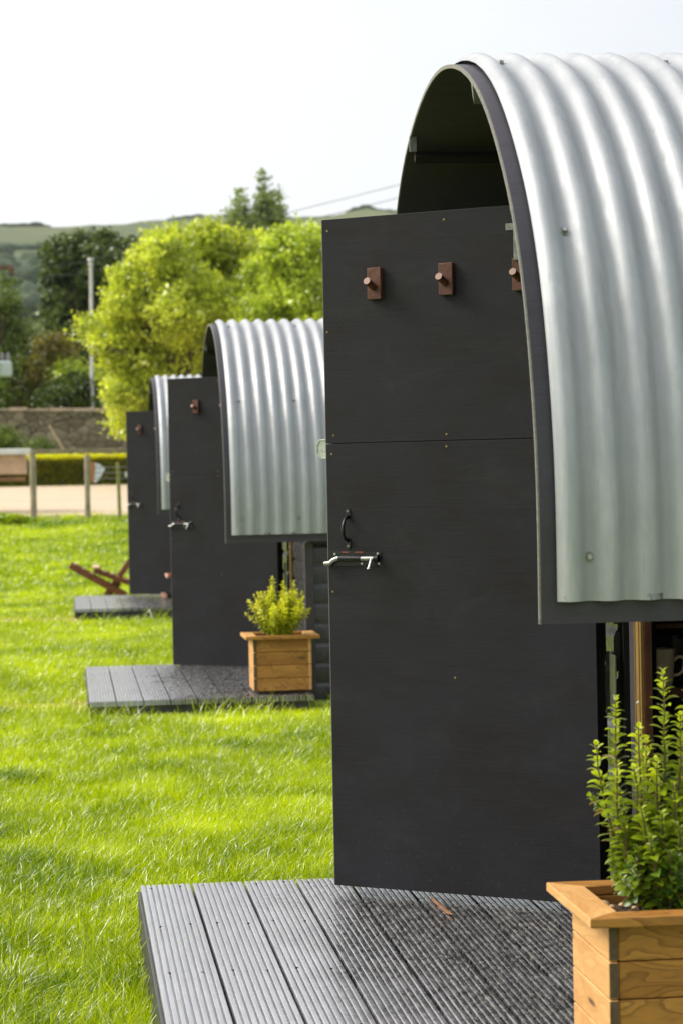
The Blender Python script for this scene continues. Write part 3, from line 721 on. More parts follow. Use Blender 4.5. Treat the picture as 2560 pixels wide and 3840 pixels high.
for i, (x, y, r) in enumerate(((1.02, 4.60, .011), (1.055, 4.585, .007), (1.03, 4.57, .006), (1.07, 4.55, .005), (1.08, 4.62, .006))):
    z = ZC-.814-.028; m_ = MB(); n = 10
    vs_ = [(x+r*1.2*math.cos(a)*math.cos(b), y+r*math.sin(a)*math.cos(b), z+r*.7*math.sin(b)) for b in (-1.3, -.6, 0, .6, 1.3) for a in [2*math.pi*j/n for j in range(n)]]
    fs_ = [(j*n+k_, j*n+(k_+1) % n, (j+1)*n+(k_+1) % n, (j+1)*n+k_) for j in range(4) for k_ in range(n)]+[tuple(4*n+k_ for k_ in range(n))]
    m_.add(vs_, fs_); tag(obj('stone_chip', m_, 'pebble', None, (x, y, z), True), ['large pale rounded pebble on the planter soil by the rim', 'small tan pebble lying on soil behind the others', 'small flat pebble on soil beside the large one', 'tiny tan pebble nearest the front rim of the soil', 'small brown pebble on the soil farthest back'][i], 'pebble', 'pebbles on the planter soil')

# ------------------------------------------------------------------ shrubs of upright leafy stems
def leaf_template():
    # along +x, length 1, width .5, folded and drooping tip
    xs = [0, .18, .42, .68, .88, 1.0]; ws = [.05, .22, .32, .29, .17, .0]; V = []; 
    for x, w_ in zip(xs, ws):
        zc_ = .10*math.sin(x*2.6)-.10*x*x
        V += [(x, -w_, zc_+.35*w_), (x, 0, zc_), (x, w_, zc_+.35*w_)]
    F = []
    for i in range(len(xs)-1):
        a = i*3; F += [(a, a+3, a+4, a+1), (a+1, a+4, a+5, a+2)]
    return np.array(V), np.array(F)
LV, LF = leaf_template()
def shrub(name, label, group, base, stems, leafmat_, L, seed, sp=.0105, side=.35, agefn=None):
    rg = np.random.default_rng(seed); root = thing(name, label, 'shrub', base, group); sm = MB(); Vs, Fs, As = [], [], []; o = 0
    bz = Vector(base)
    def leaves_along(path, t0, full_len, tipage):
        nonlocal o
        d = [0]
        for a, b in zip(path[:-1], path[1:]): d.append(d[-1]+(b-a).length)
        s_ = t0*d[-1]; kk = rg.integers(0, 2)
        while s_ < d[-1]:
            i = max(j for j in range(len(d)) if d[j] <= s_); i = min(i, len(path)-2); f = (s_-d[i])/(d[i+1]-d[i]); p = path[i].lerp(path[i+1], f); ax = (path[i+1]-path[i]).normalized()
            rem = d[-1]-s_; sz = L*(.45+.55*min(1, rem/.05))*rg.uniform(.8, 1.15)
            ang0 = kk*math.pi/2+rg.uniform(-.35, .35); kk += 1
            e1 = ax.orthogonal().normalized(); e1 = Matrix.Rotation(.7, 3, ax) @ e1; e2 = ax.cross(e1)
            for q in (0, math.pi):
                if rg.random() < .06: continue
                rad = e1*math.cos(ang0+q)+e2*math.sin(ang0+q); rise = rg.uniform(.15, .55)+.9*max(0, 1-rem/.02)
                dx = (rad+ax*rise).normalized(); dz = (ax-dx*ax.dot(dx)).normalized()
                dy = dz.cross(dx); Mx = np.array([dx, dy, dz])
                tw = rg.uniform(-.3, .3); c_, s2 = math.cos(tw), math.sin(tw)
                V = LV.copy(); V[:, 1:] = V[:, 1:] @ np.array([[c_, s2], [-s2, c_]]); V = V*np.array([1, rg.uniform(.85, 1.15), rg.uniform(.6, 1.4)])
                Vs.append((V*sz) @ Mx+np.array(p)); Fs.append(LF+o); o += len(V)
                age = np.clip(tipage*math.exp(-rem/.16)+rg.uniform(-.14, .14), 0, 1); As.append(np.full(len(V), age))
            s_ += sp*rg.uniform(.75, 1.3)*(.55+.45*min(1, rem/.06))
    for (bx, by, tx, ty, tz, bend, t0, ta) in stems:
        b = Vector((bx, by, 0)); t = Vector((tx, ty, tz)); path = []
        for i in range(9):
            f = i/8; p = b.lerp(t, f); p += Vector((bend*math.sin(f*math.pi), bend*.3*math.sin(f*2*math.pi), 0)); path.append(p+Vector((rg.normal(0, .0015), rg.normal(0, .0015), 0)))
        sm.tube([p+bz for p in path], [.0034*(1-.75*i/8)+.0006 for i in range(9)], 6)
        leaves_along(path, t0, L, ta)
        for s2 in range(int(side*12*tz/.4)):                       # short side shoots
            f = rg.uniform(.06, .48); i = int(f*8); p = path[i].lerp(path[i+1], f*8-i); a = rg.uniform(0, 6.28); ln = rg.uniform(.03, .09)
            q = p+Vector((math.cos(a)*ln*.75, math.sin(a)*ln*.75, ln*.7)); m_ = p.lerp(q, .5)+Vector((0, 0, -.004))
            sm.tube([p+bz, m_+bz, q+bz], [.0016, .0012, .0008], 5); leaves_along([p, m_, q], .15, L, ta*.6*min(1, (.4+f)))
    V = np.concatenate(Vs); me = np_mesh('foliage', V, np.concatenate(Fs), np.concatenate(As), leafmat_, True)
    link(bpy.data.objects.new('foliage', me), root); obj('stems', sm, 'stem', root, base)
    return root
k1 = 4.52/9070
def st(x, y, Y, bx, by, bend=0, t0=.25, ta=1.0, base=(1.13, 4.505)):   # tip at a real place: lateral, height, depth
    return (bx-base[0], by-base[1], x-base[0], Y-base[1], y, bend, t0, ta)
SB = (1.13, 4.505, ZC-.850)
def XZ(px, py, Y): return ((px-252)/9070*Y, -(py-(1805-.0195*(px-245)))/9070*Y+.850)
stems = []
for px, py, Y, bx, by, bend, t0, ta in ((2245, 2812, 4.50, 1.075, 4.50, -.016, .28, 1), (2329, 2633, 4.55, 1.085, 4.52, -.02, .30, 1), (2420, 2747, 4.48, 1.09, 4.49, -.008, .22, 1), (2443, 2789, 4.58, 1.10, 4.55, .0, .2, 1),
        (2514, 2532, 4.50, 1.105, 4.50, .008, .24, 1), (2575, 2700, 4.46, 1.12, 4.48, .008, .2, 1), (2325, 2890, 4.45, 1.08, 4.47, -.02, .2, .9), (2395, 2900, 4.44, 1.09, 4.46, -.006, .15, .85), (2480, 2880, 4.43, 1.10, 4.47, 0, .15, .8),
        (2540, 2960, 4.42, 1.115, 4.46, .01, .12, .8), (2620, 2600, 4.52, 1.14, 4.51, .01, .2, 1), (2680, 2750, 4.50, 1.16, 4.50, .02, .2, 1), (2740, 2900, 4.55, 1.17, 4.52, .02, .2, 1), (2420, 3060, 4.40, 1.09, 4.45, 0, .1, .5),
        (2500, 3080, 4.40, 1.11, 4.45, 0, .1, .5), (2350, 3110, 4.44, 1.08, 4.46, -.01, .12, .5), (2560, 3120, 4.38, 1.12, 4.44, .01, .08, .4), (2450, 3180, 4.38, 1.10, 4.44, 0, .05, .3), (2530, 3230, 4.37, 1.11, 4.43, 0, .05, .25), (2390, 3200, 4.42, 1.09, 4.45, 0, .05, .3)):
    x, z = XZ(px, py, Y); stems.append(st(x, z, Y, bx, by, bend, t0, ta))
G = 'evergreen shrubs in the planters'
shrub('evergreen_shrub', 'tall evergreen shrub with upright leafy spikes in the near planter', G, SB, stems, 'spindle', .029, 11, .0092, .5)
rg = np.random.default_rng(4); st2 = []
for i in range(50):
    a = rg.uniform(0, 6.28); r = rg.uniform(.02, .18); hgt = .29-.6*r+rg.uniform(-.03, .05); st2.append((math.cos(a)*.02, math.sin(a)*.02, math.cos(a)*r, math.sin(a)*r, hgt, rg.uniform(-.01, .01), .15, 1))
st2 += [(0, 0, -.035, 0, .35, -.01, .2, 1), (.01, 0, .085, .02, .32, .01, .2, 1), (-.01, 0, -.10, 0, .27, -.01, .2, 1), (-.02, 0, -.185, .0, .155, 0, .3, 1), (-.02, 0, -.15, .02, .19, 0, .3, 1), (.01, 0, .15, 0, .165, 0, .2, 1)]
shrub('evergreen_shrub', 'low bushy golden green shrub in the planter on the middle deck', G, (1.150, 13.19, ZC-.850-.045), st2, 'spindle_y', .027, 8, .0105, .7)

# ------------------------------------------------------------------ crockery on the shelf
def lathe(mb, prof, c, n=28):
    vs_ = [(c[0]+r*math.cos(2*math.pi*k_/n), c[1]+r*math.sin(2*math.pi*k_/n), c[2]+z) for r, z in prof for k_ in range(n)]
    fs_ = [(j*n+k_, j*n+(k_+1) % n, (j+1)*n+(k_+1) % n, (j+1)*n+k_) for j in range(len(prof)-1) for k_ in range(n)]
    return mb.add(vs_, fs_)
zs = ZC-.5495
def mug(x, y, lab, mat='mug', ang=0., s_=1.):
    c = (x, y, zs); root = thing('mug', lab, 'mug', c)
    prof = [(.0005, .001), (.028, .001), (.0325, .004), (.0335, .010), (.0385, .0955), (.0375, .0965), (.036, .0955), (.031, .012), (.0005, .008)]
    obj('mug_body', lathe(MB(), [(r*s_, z*s_) for r, z in prof], c), mat, root, c, True)
    ca_, sa_ = math.cos(ang), math.sin(ang); hp_ = [(.036, .066), (.046, .074), (.058, .074), (.064, .066), (.063, .050), (.058, .036), (.048, .029), (.034, .028)]
    obj('mug_handle', MB().tube([(x+ca_*a*s_, y+sa_*a*s_, zs+b*s_) for a, b in hp_], [.005, .0045, .0042, .0042, .0042, .0042, .0042, .005], 10), mat, root, c, True)
mug(1.4865, 5.995, 'cream coffee mug with its handle to the right on the wooden shelf')
sc_ = (1.645, 6.03, zs); tag(obj('saucer_stack', lathe(MB(), [(.0005, 0), (.04, 0), (.044, .004), (.062, .010), (.063, .012), (.044, .0065), (.046, .012), (.066, .019), (.067, .021), (.046, .0145), (.0005, .013)], sc_), 'mug', None, sc_, True), 'pale saucer edge showing right of the mug handle', 'saucer') 
gl_ = (1.56, 6.13, zs); tag(obj('glass_bowl', lathe(MB(), [(.0005, .002), (.04, .002), (.06, .03), (.068, .115), (.0665, .115), (.058, .032), (.0005, .006)], gl_), 'glass', None, gl_, True), 'dark green glass bowl standing behind the cream mug', 'bowl')

# ------------------------------------------------------------------ trees and bushes
def foliage_mesh(name, blobs, n_sub, n_leaf, size, mat, seed, spread=.16, shell=.55, light=.5):
    """blobs: (x, y, z, rx, ry, rz). Sub-clusters of leaf faces near each blob's surface"""
    rg = np.random.default_rng(seed); B = np.array(blobs, float); vol = (B[:, 3]*B[:, 5])**1.0; pr = vol/vol.sum()
    bi = rg.choice(len(B), n_sub, p=pr); d = rg.normal(size=(n_sub, 3)); d /= np.linalg.norm(d, axis=1)[:, None]; d *= rg.uniform(.82, 1.22, n_sub)[:, None]
    rr = shell+(1-shell)*rg.random(n_sub)**.6; C = B[bi, :3]+d*rr[:, None]*B[bi, 3:]
    sub_age = np.clip(rg.normal(light, .30, n_sub), 0, 1); sz = spread*rg.uniform(.6, 1.4, n_sub)
    N = n_sub*n_leaf; ci = np.repeat(np.arange(n_sub), n_leaf)
    P = C[ci]+rg.normal(size=(N, 3))*sz[ci][:, None]*np.array([1, 1, .7])
    a = rg.normal(size=(N, 3)); a /= np.linalg.norm(a, axis=1)[:, None]; b = rg.normal(size=(N, 3)); b -= a*(a*b).sum(1)[:, None]; b /= np.linalg.norm(b, axis=1)[:, None]
    L = size*rg.uniform(.6, 1.3, N)[:, None]; nrm = np.cross(a, b)*L*.12
    V = np.stack([P-a*L*.5, P+b*L*.30+nrm, P+a*L*.5, P-b*L*.30+nrm], 1).reshape(-1, 3)
    F = np.arange(N*4).reshape(N, 4); age = np.repeat(np.clip(sub_age[ci]+rg.normal(0, .15, N), 0, 1), 4)
    return np_mesh(name, V, F, age, mat)
def pxb(lst, Y, dy=.8):
    k_ = Y/9070; return [((x-245)*k_, Y+((i*37) % 7-3)/3*dy, ZC+(1805-.0195*(x-245)-y)*k_, r*k_, max(r*k_*.9, .3), r*k_) for i, (x, y, r) in enumerate(lst)]
def tree(name, label, cat, px, Y, n_sub, n_leaf, size, mat, seed, trunk=True, group=None, spread=.16, light=.5, dy=.8, shell=.55, base=None):
    bl = pxb(px, Y, dy); cx = base if base is not None else float(np.mean([b[0] for b in bl])); g0 = float(gz(cx, Y)); root = thing(name, label, cat, (cx, Y, g0), group)
    me = foliage_mesh('crown', bl, n_sub, n_leaf, size, mat, seed, spread, shell, light); V = np.empty(len(me.vertices)*3, np.float32); me.vertices.foreach_get('co', V)
    V = V.reshape(-1, 3)-np.array([cx, Y, g0], np.float32); V[:, 2] = np.maximum(V[:, 2], .03); me.vertices.foreach_set('co', V.ravel()); link(bpy.data.objects.new('crown', me), root)
    tb = MB(); rr = random.Random(seed); top = max(b[2] for b in bl); h = top-g0
    if trunk:
        fork = Vector((cx, Y, g0+h*.35)); tb.tube([(cx, Y, g0-.1), (cx+.03*h*rr.uniform(-1, 1), Y, g0+h*.18), fork], [.035*h, .028*h, .024*h], 10)
        for b in bl:
            e = fork.lerp(Vector(b[:3]), .72); m_ = fork.lerp(e, .5)+Vector((rr.uniform(-.15, .15), rr.uniform(-.1, .1), .06*h)); tb.tube([fork, m_, e], [.018*h, .011*h, .004*h], 7)
            for q in range(3):
                e2 = e+Vector((rr.uniform(-1, 1)*b[3], rr.uniform(-1, 1)*b[4], rr.uniform(-.3, 1)*b[5]))*.75; tb.tube([m_, m_.lerp(e2, .5)+Vector((0, 0, .05)), e2], [.007*h, .005*h, .002*h], 5)
    else:
        for b in bl:
            for q in range(4):
                e = Vector((b[0]+rr.uniform(-.6, .6)*b[3], b[1], b[2]+rr.uniform(-.3, .5)*b[5])); s0 = Vector((e.x*.6+cx*.4, Y, g0-.05)); tb.tube([s0, s0.lerp(e, .5)+Vector((rr.uniform(-.05, .05), 0, .03)), e], [.02, .014, .006], 5)
    obj('trunk' if trunk else 'stems', tb, 'bark', root, (cx, Y, g0)); return root
GT = 'trees behind the huts'
tree('lime_green_tree', 'bright yellow-green tree hanging over the end of the stone wall, leftmost of the leafy three', 'tree',
     [(612, 968, 82), (535, 1075, 104), (640, 1010, 120), (590, 1160, 150), (462, 1145, 60), (490, 1240, 100), (355, 1215, 40), (318, 1235, 26), (380, 1290, 34), (600, 1300, 150), (495, 1400, 85), (455, 1500, 62), (560, 1450, 120), (480, 1590, 50), (690, 1180, 130), (450, 1340, 56), (700, 900, 50), (620, 880, 34), (740, 1130, 120), (850, 1200, 120), (1000, 1080, 90)],
     48, 2600, 28, .10, 'lime', 21, True, GT, .10, .62, shell=.35, base=2.1)
tree('lime_green_tree', 'broad yellow-green tree with its top just left of the big black door, between two others', 'tree',
     [(770, 930, 90), (850, 945, 90), (950, 940, 90), (1010, 1000, 90), (700, 960, 80), (740, 1060, 110), (860, 1120, 150), (980, 1080, 120), (760, 1250, 140), (900, 1270, 130), (700, 1380, 110)],
     50, 2000, 28, .10, 'lime', 22, True, GT, .10, .58, shell=.35)
tree('fresh_green_tree', 'fresh green tree touching the near door edge, rightmost of the leafy three', 'tree',
     [(1060, 960, 85), (1110, 920, 70), (1190, 910, 75), (1010, 1050, 90), (1120, 1080, 130), (1240, 1000, 130), (1040, 1190, 120), (1180, 1220, 140), (1350, 1050, 130), (1300, 1220, 130), (1000, 1120, 90), (960, 1190, 80)],
     47, 2200, 28, .10, 'fresh', 23, True, GT, .10, .6, shell=.35)
tree('ivy_clad_tree', 'dark ivy-covered tree with a square outline behind the thin pole', 'tree',
     [(225, 975, 48), (300, 945, 60), (390, 932, 58), (470, 930, 50), (530, 950, 44), (226, 1060, 46), (300, 1040, 80), (400, 1010, 90), (232, 1160, 48), (300, 1150, 80), (370, 1140, 70), (240, 1260, 56), (310, 1260, 80), (390, 1280, 70), (290, 1360, 60), (370, 1370, 70), (330, 1450, 80), (480, 1000, 70)],
     75, 1300, 46, .14, 'ivy', 24, True, GT, .12, .42, shell=.7)
co_ = []
for x, y0, y1, r in ((1005, 650, 900, 24), (1060, 715, 900, 20), (925, 715, 900, 20), (880, 790, 900, 24), (965, 780, 920, 24), (1035, 820, 930, 30), (985, 860, 960, 45), (1098, 805, 930, 20), (905, 740, 900, 16), (1045, 760, 930, 18), (1075, 850, 930, 24), (905, 850, 940, 40), (850, 880, 940, 26), (1040, 880, 950, 36)):
    y = y0
    while y < y1: co_.append((x+((y*7) % 13-6), y, r*1.0*(.35+.65*min(1, (y-y0)/110+.1)))); y += r*1.1
tree('open_ash_tree', 'tall thin tree with upright feathery tips rising above the yellow trees', 'tree', co_, 80, 800, 24, .11, 'ash', 25, True, GT, .11, .5, dy=.4, shell=.2)
tree('olive_green_tree', 'dull green tree at the left edge beside the grey transformer box', 'tree',
     [(25, 1080, 34), (40, 1180, 62), (100, 1245, 45), (30, 1290, 90), (120, 1350, 80), (-60, 1200, 100), (-80, 1400, 120), (60, 1440, 95), (150, 1470, 70), (0, 1530, 80)],
     66, 560, 60, .10, 'olive', 26, True, GT, .16, .45, base=-1.6)
tree('dark_shrub', 'dark green bush just above the wall left of the thin pole', 'shrub', [(290, 1470, 62), (235, 1490, 55), (330, 1500, 45), (180, 1510, 40)], 63, 170, 60, .09, 'darkshrub', 27, False, 'bushes along the stone wall', .12, .35)
tree('bright_shrub', 'yellow-green topped bush above the dark one by the pole', 'shrub', [(260, 1400, 36), (310, 1410, 30), (220, 1385, 40), (345, 1405, 24)], 64.5, 110, 60, .09, 'fresh', 28, False, 'bushes along the stone wall', .12, .35)
tree('brownish_shrub', 'brownish olive bush in the middle of the hedge growth behind the wall', 'shrub', [(210, 1320, 48), (170, 1400, 50), (120, 1480, 55), (250, 1340, 36)], 65, 160, 60, .09, 'brown', 29, False, 'bushes along the stone wall', .14, .4)
tree('weedy_shrub', 'bright green weeds at the foot of the wall above the pale trough', 'shrub', [(25, 1650, 42), (60, 1665, 30), (-20, 1640, 40)], 58, 70, 40, .07, 'olive', 30, False, 'bushes along the stone wall', .08, .5, dy=.3)
tree('weedy_shrub', 'small sparse weeds at the wall foot right of the trough', 'shrub', [(140, 1672, 22), (170, 1660, 14), (185, 1675, 12), (115, 1675, 16)], 57.5, 36, 30, .06, 'olive', 31, False, 'bushes along the stone wall', .07, .4, dy=.2)
tree('hedge_bank', 'low green tuft of plants at the foot of the left fence post', 'plant', [(20, 1945, 18), (60, 1950, 16), (95, 1955, 12), (-20, 1945, 20)], 39.2, 60, 60, .05, 'grass', 32, False, None, .05, .35, dy=.2)

# hedge
def hedge():
    Y = 50.3; x0, x1 = -4.5, 7.5; g0 = float(gz(0, Y)); zt = ZC+.52; rg = np.random.default_rng(9); N = 60000
    face = rg.random(N); P = np.empty((N, 3)); P[:, 0] = rg.uniform(x0, x1, N)
    top = face < .42; P[:, 1] = np.where(top, rg.uniform(Y, Y+.8, N), Y+abs(rg.normal(0, .05, N))); P[:, 2] = np.where(top, zt-.02*(P[:, 0]+.5)*.6+rg.normal(0, .022, N), g0+rg.random(N)*(zt-g0))
    P[:, 1] += .05*np.sin(P[:, 0]*3.1)*(~top)
    a = rg.normal(size=(N, 3)); a /= np.linalg.norm(a, axis=1)[:, None]; b = rg.normal(size=(N, 3)); b -= a*(a*b).sum(1)[:, None]; b /= np.linalg.norm(b, axis=1)[:, None]
    L = .05*rg.uniform(.6, 1.3, N)[:, None]; V = np.stack([P-a*L*.5, P+b*L*.35, P+a*L*.5, P-b*L*.35], 1).reshape(-1, 3)
    hi = np.clip((P[:, 2]-(zt-.10))/.08, 0, 1); age = np.clip(hi*.9+rg.normal(.22, .12, N)+.5*np.exp(-((P[:, 2]-g0)/.05)**2)*(rg.random(N) < .5), 0, 1)
    root = thing('clipped_hedge', 'low clipped box hedge with a yellow-green top along the gravel track', 'hedge', (1.5, Y+.4, g0)); O = np.array([1.5, Y+.4, g0])
    me = np_mesh('foliage', V-O, np.arange(N*4).reshape(N, 4), np.repeat(age, 4), 'hedge'); link(bpy.data.objects.new('foliage', me), root)
    obj('hedge_core', MB().box(x0, x1, Y+.1, Y+.7, g0, zt-.07), 'bark', root, tuple(O))
hedge()

# ------------------------------------------------------------------ wall, fences, poles
wm = MB(); xs = np.linspace(-9, 14, 80)
top = lambda x: ZC+1.74-.022*(x+1)
V = []; 
for yy in (60, 60.45):
    for zi in range(9):
        for x in xs: 
            z0 = 1.1; z1 = top(x); z = z0+(z1-z0)*zi/8; V.append((x, yy+.03*noise.noise(Vector((x*2.2, z*2.2, yy))), z))
n = len(xs); F = []
for s_ in (0, 9*n):
    F += [(s_+j*n+i, s_+j*n+i+1, s_+(j+1)*n+i+1, s_+(j+1)*n+i) for j in range(8) for i in range(n-1)]
F += [(8*n+i, 8*n+i+1, 17*n+i+1, 17*n+i) for i in range(n-1)]
wr = thing('stone_wall', 'old brown rubble stone wall with a pale coping under the bushes', 'wall', (0, 60, 1.1))
obj('wall_face', wm.add(V, F), 'stone', wr, (0, 60, 1.1))
cp = MB(); rr = random.Random(2); x = -9
while x < 13.8:
    l_ = rr.uniform(.35, .6); z = top(x+l_/2); cp.box(x, x+l_-.02, 59.95, 60.5, z+.002, z+.075+rr.uniform(-.012, .02), .01); x += l_
obj('coping', cp, 'coping', wr, (0, 60, 1.1))

def post(mb, x, y, w_, top_, lean=0, rr=random.Random(7)):
    g0 = float(gz(x, y))-.2; n = 10; pts = [(x+lean*(1-i/5), y, g0+(top_-g0)*i/5) for i in range(6)]
    mb.tube(pts, [w_/2*(1+.05*rr.uniform(-1, 1)) for _ in pts], n)
fr_ = thing('stock_fence', 'post and wire fence between the lawn and the gravel track', 'fence', (0, 40, .6)); O = (0, 40, .6)
for i, (x, w_, t_, ln, mt) in enumerate(((-2.35, .10, .5, 0, 'fence'), (-.525, .115, .52, 0, 'fence'), (.365, .098, .43, -.01, 'fence'), (.865, .062, .30, .02, 'stake'), (1.75, .1, .4, 0, 'fence'), (3.4, .1, .4, 0, 'fence'), (5.2, .1, .4, 0, 'fence'), (-4.2, .1, .5, 0, 'fence'))):
    mb = MB(); post(mb, x, 40, w_, ZC+t_, ln); obj('fence_post', mb, mt, fr_, O, True)
wb = MB()
for z in (.04, .13, .22): wb.tube([(.37, 39.95, ZC+z), (3.4, 39.95, ZC+z-.02)], .006, 5)
for z in (-.1, -.3): wb.tube([(-4.2, 39.95, ZC+z), (3.4, 39.95, ZC+z)], .0012, 5)
obj('fence_wire', wb, 'wire', fr_, O)
f2 = thing('rail_fence', 'single rail timber fence running behind the clipped hedge', 'fence', (0, 52, 1.2)); O = (0, 52, 1.2)
obj('rail', MB().box(-.9, 7.5, 51.93, 51.98, ZC+.585, ZC+.69, .01), 'fence', f2, O)
for x in (-2, .16, 1.40, 3.2, 5.4):
    mb = MB(); mb.box(x-.06, x+.06, 51.985, 52.1, 1.1, ZC+.74, .01); obj('fence_post', mb, 'fence', f2, O)
tr = thing('wooden_trough', 'pale wooden trough with a white lid behind the left fence post', 'trough', (-2, 42, .75)); O = (-2, 42, .75)
obj('trough_body', MB().box(-3.6, -.66, 41.9, 42.5, ZC+.14, ZC+.47, .01), 'panelwood', tr, O)
obj('trough_lid', MB().box(-3.7, -.58, 41.8, 42.6, ZC+.475, ZC+.58, .012), 'panelwhite', tr, O)
obj('trough_rail', MB().box(-3.6, -.68, 41.92, 42.0, ZC+.02, ZC+.09, .005), 'panelrail', tr, O)
for x in (-3.5, -1.42):
    for yy in (41.94, 42.44): obj('leg', MB().box(x-.05, x+.02, yy, yy+.06, .7, ZC+.14), 'panelrail', tr, O)
sg = thing('leaning_sign', 'white sign board with an orange edge fixed behind the middle fence post', 'sign', (.5, 40.25, ZC)); O = (.5, 40.25, ZC)
pts = [(.47, -.03), (.455, .25), (.475, .30), (.56, .285), (.655, .21), (.655, .175), (.55, .01), (.50, -.035)]
obj('sign_face', MB().prism([(a, b) for a, b in pts], 40.25, 40.262, lambda q: (q[0], q[2]+(q[0]-.45)*.9, ZC+q[1])), 'signw', sg, O)
obj('sign_edge', MB().prism([(.415, .0), (.425, .33), (.455, .33), (.505, .25), (.47, -.02), (.44, -.03)], 40.20, 40.24, lambda q: (q[0], q[2], ZC+q[1])), 'signo', sg, O)
ls = ((190, 1590, 245, 1690), (295, 1575, 318, 1625), (340, 1650, 358, 1690))
for i, (a, b, c, d) in enumerate(ls[:1]):
    Y = 58.6; k_ = Y/9070; p0 = ((a-245)*k_, 59.5, ZC+(1802-b)*k_); p1 = ((c-245)*k_, 58.3, float(gz(0, 58)))
    p1 = (p0[0]+(c-a)*k_*((p0[2]-p1[2])/((d-b)*k_)), 58.3, p1[2])
    tag(obj('leaning_pole', MB().tube([p0, p1], .032, 8), 'dullpole', None, (0, 0, 0)), 'thin tan pole leaning against the old stone wall', 'pole')
up = thing('utility_pole', 'thin pale pole rising between the ivy tree and the yellow-green tree', 'utility pole', (.77, 62, 1.3)); O = (.77, 62, 1.3)
obj('pole', MB().tube([(.70, 62, 1.2), (.765, 62, ZC+5.6)], [.052, .043], 12), 'poleg', up, O, True)
obj('pole_cap', MB().tube([(.766, 62, ZC+5.605), (.767, 62, ZC+5.68)], [.085, .07], 12).tube([(.766, 62, ZC+5.5), (.766, 62, ZC+5.53)], .08, 12), 'poleg', up, O, True)
tp = thing('transformer_pole', 'pole just outside the left edge carrying a grey transformer box and brown crossarm', 'utility pole', (-1.85, 58, 1.3)); O = (-1.85, 58, 1.3)
obj('pole', MB().tube([(-1.85, 58, 1.2), (-1.85, 58, ZC+5.5)], [.15, .12], 12), 'poleg', tp, O, True)
obj('crossarm', MB().box(-2.55, -1.12, 57.86, 57.97, ZC+5.05, ZC+5.15, .01), 'polebrown', tp, O)
for x in (-2.45, -1.17): obj('insulator', lathe(MB(), [(.001, -.12), (.05, -.11), (.09, -.06), (.06, 0), (.09, .03), (.05, .09), (.001, .1)], (x, 57.91, ZC+5.02), 12), 'polebrown', tp, O, True)
bx = obj('transformer_tank', MB().box(-1.70, -1.20, 57.6, 58.0, ZC+2.50, ZC+2.87, .03).box(-1.62, -1.50, 57.5, 57.6, ZC+2.40, ZC+2.92, .02), 'trafo', tp, O)
for x in (-1.58, -1.42, -1.28): obj('bushing', lathe(MB(), [(.001, 0), (.05, 0), (.03, .05), (.05, .07), (.03, .12), (.045, .14), (.02, .2), (.001, .2)], (x, 57.8, ZC+2.872), 10), 'insul', tp, O, True)
def wire(p, q, sag, lab, r=.008):
    p, q = Vector(p), Vector(q); pts = [p.lerp(q, i/24)+Vector((0, 0, -4*sag*(i/24)*(1-i/24))) for i in range(25)]
    tag(obj('overhead_wire', MB().tube(pts, r, 5), 'cable'), lab, 'cable', 'overhead wires from the thin pole')
wire((.77, 61.9, ZC+5.63), (17, 61, ZC+9.6), .12, 'upper overhead wire climbing right from the thin pole towards the near hut')
wire((.77, 62.1, ZC+5.35), (17, 61.2, ZC+9.3), .14, 'lower overhead wire climbing right from the thin pole towards the near hut')
wire((.77, 61.9, ZC+5.60), (-2.45, 57.9, ZC+5.12), .10, 'upper overhead wire running left from the thin pole')
wire((.77, 62.1, ZC+5.33), (-1.85, 58, ZC+5.0), .10, 'lower overhead wire running left from the thin pole')

# ------------------------------------------------------------------ garden chairs behind the far hut
def make_chair():
    O = (.5, 26, 0); root = thing('garden_chair', '', 'chair', O)
    def rail(a, b, t, y): # plank from a to b in XZ
        a, b = Vector((a[0], 0, a[1])), Vector((b[0], 0, b[1])); d = (b-a).normalized(); n_ = Vector((-d.z, 0, d.x))*t/2; mb = MB()
        vs_ = [(a-n_), (b-n_), (b+n_), (a+n_)]; vs2 = [(v.x, y-.02, ZC+v.z) for v in vs_]+[(v.x, y+.02, ZC+v.z) for v in vs_]
        return mb.add(vs2, [(0,1,2,3), (7,6,5,4), (0,4,5,1), (1,5,6,2), (2,6,7,3), (3,7,4,0)])
    for y in (25.75, 26.2):
        obj('long_rail', rail((.035, -.895), (.62, -1.235), .066, y), 'chair', root, O)
        obj('seat_rail', rail((.29, -.955), (.76, -1.135), .05, y+.045), 'chair', root, O)
        obj('leg', rail((.40, -1.24), (.80, -.70), .04, y+.09), 'chair', root, O)
        obj('leg', rail((.41, -1.25), (.56, -1.10), .035, y+.13), 'chair', root, O)
    sl_ = MB()
    for i in range(7):
        f = i/6; x = .29+.44*f; z = ZC-.960-.17*f; sl_.box(x, x+.062, 25.77, 26.23, z, z+.018, .003)
    obj('seat', sl_, 'chair', root, O)
    bs = MB()
    for i in range(5):
        f = i/4; x = .04+.34*f; z = ZC-.905-.20*f; bs.box(x, x+.075, 25.77, 26.19, z, z+.02, .003)
    obj('footrest', bs, 'chair', root, O); obj('seat_edge', MB().box(.275, .345, 25.735, 26.28, ZC-.935, ZC-.912, .003), 'chairlight', root, O)
    return root
ch = make_chair(); tag(ch, 'reddish brown folding wooden chair on the grass left of the far door', 'chair')
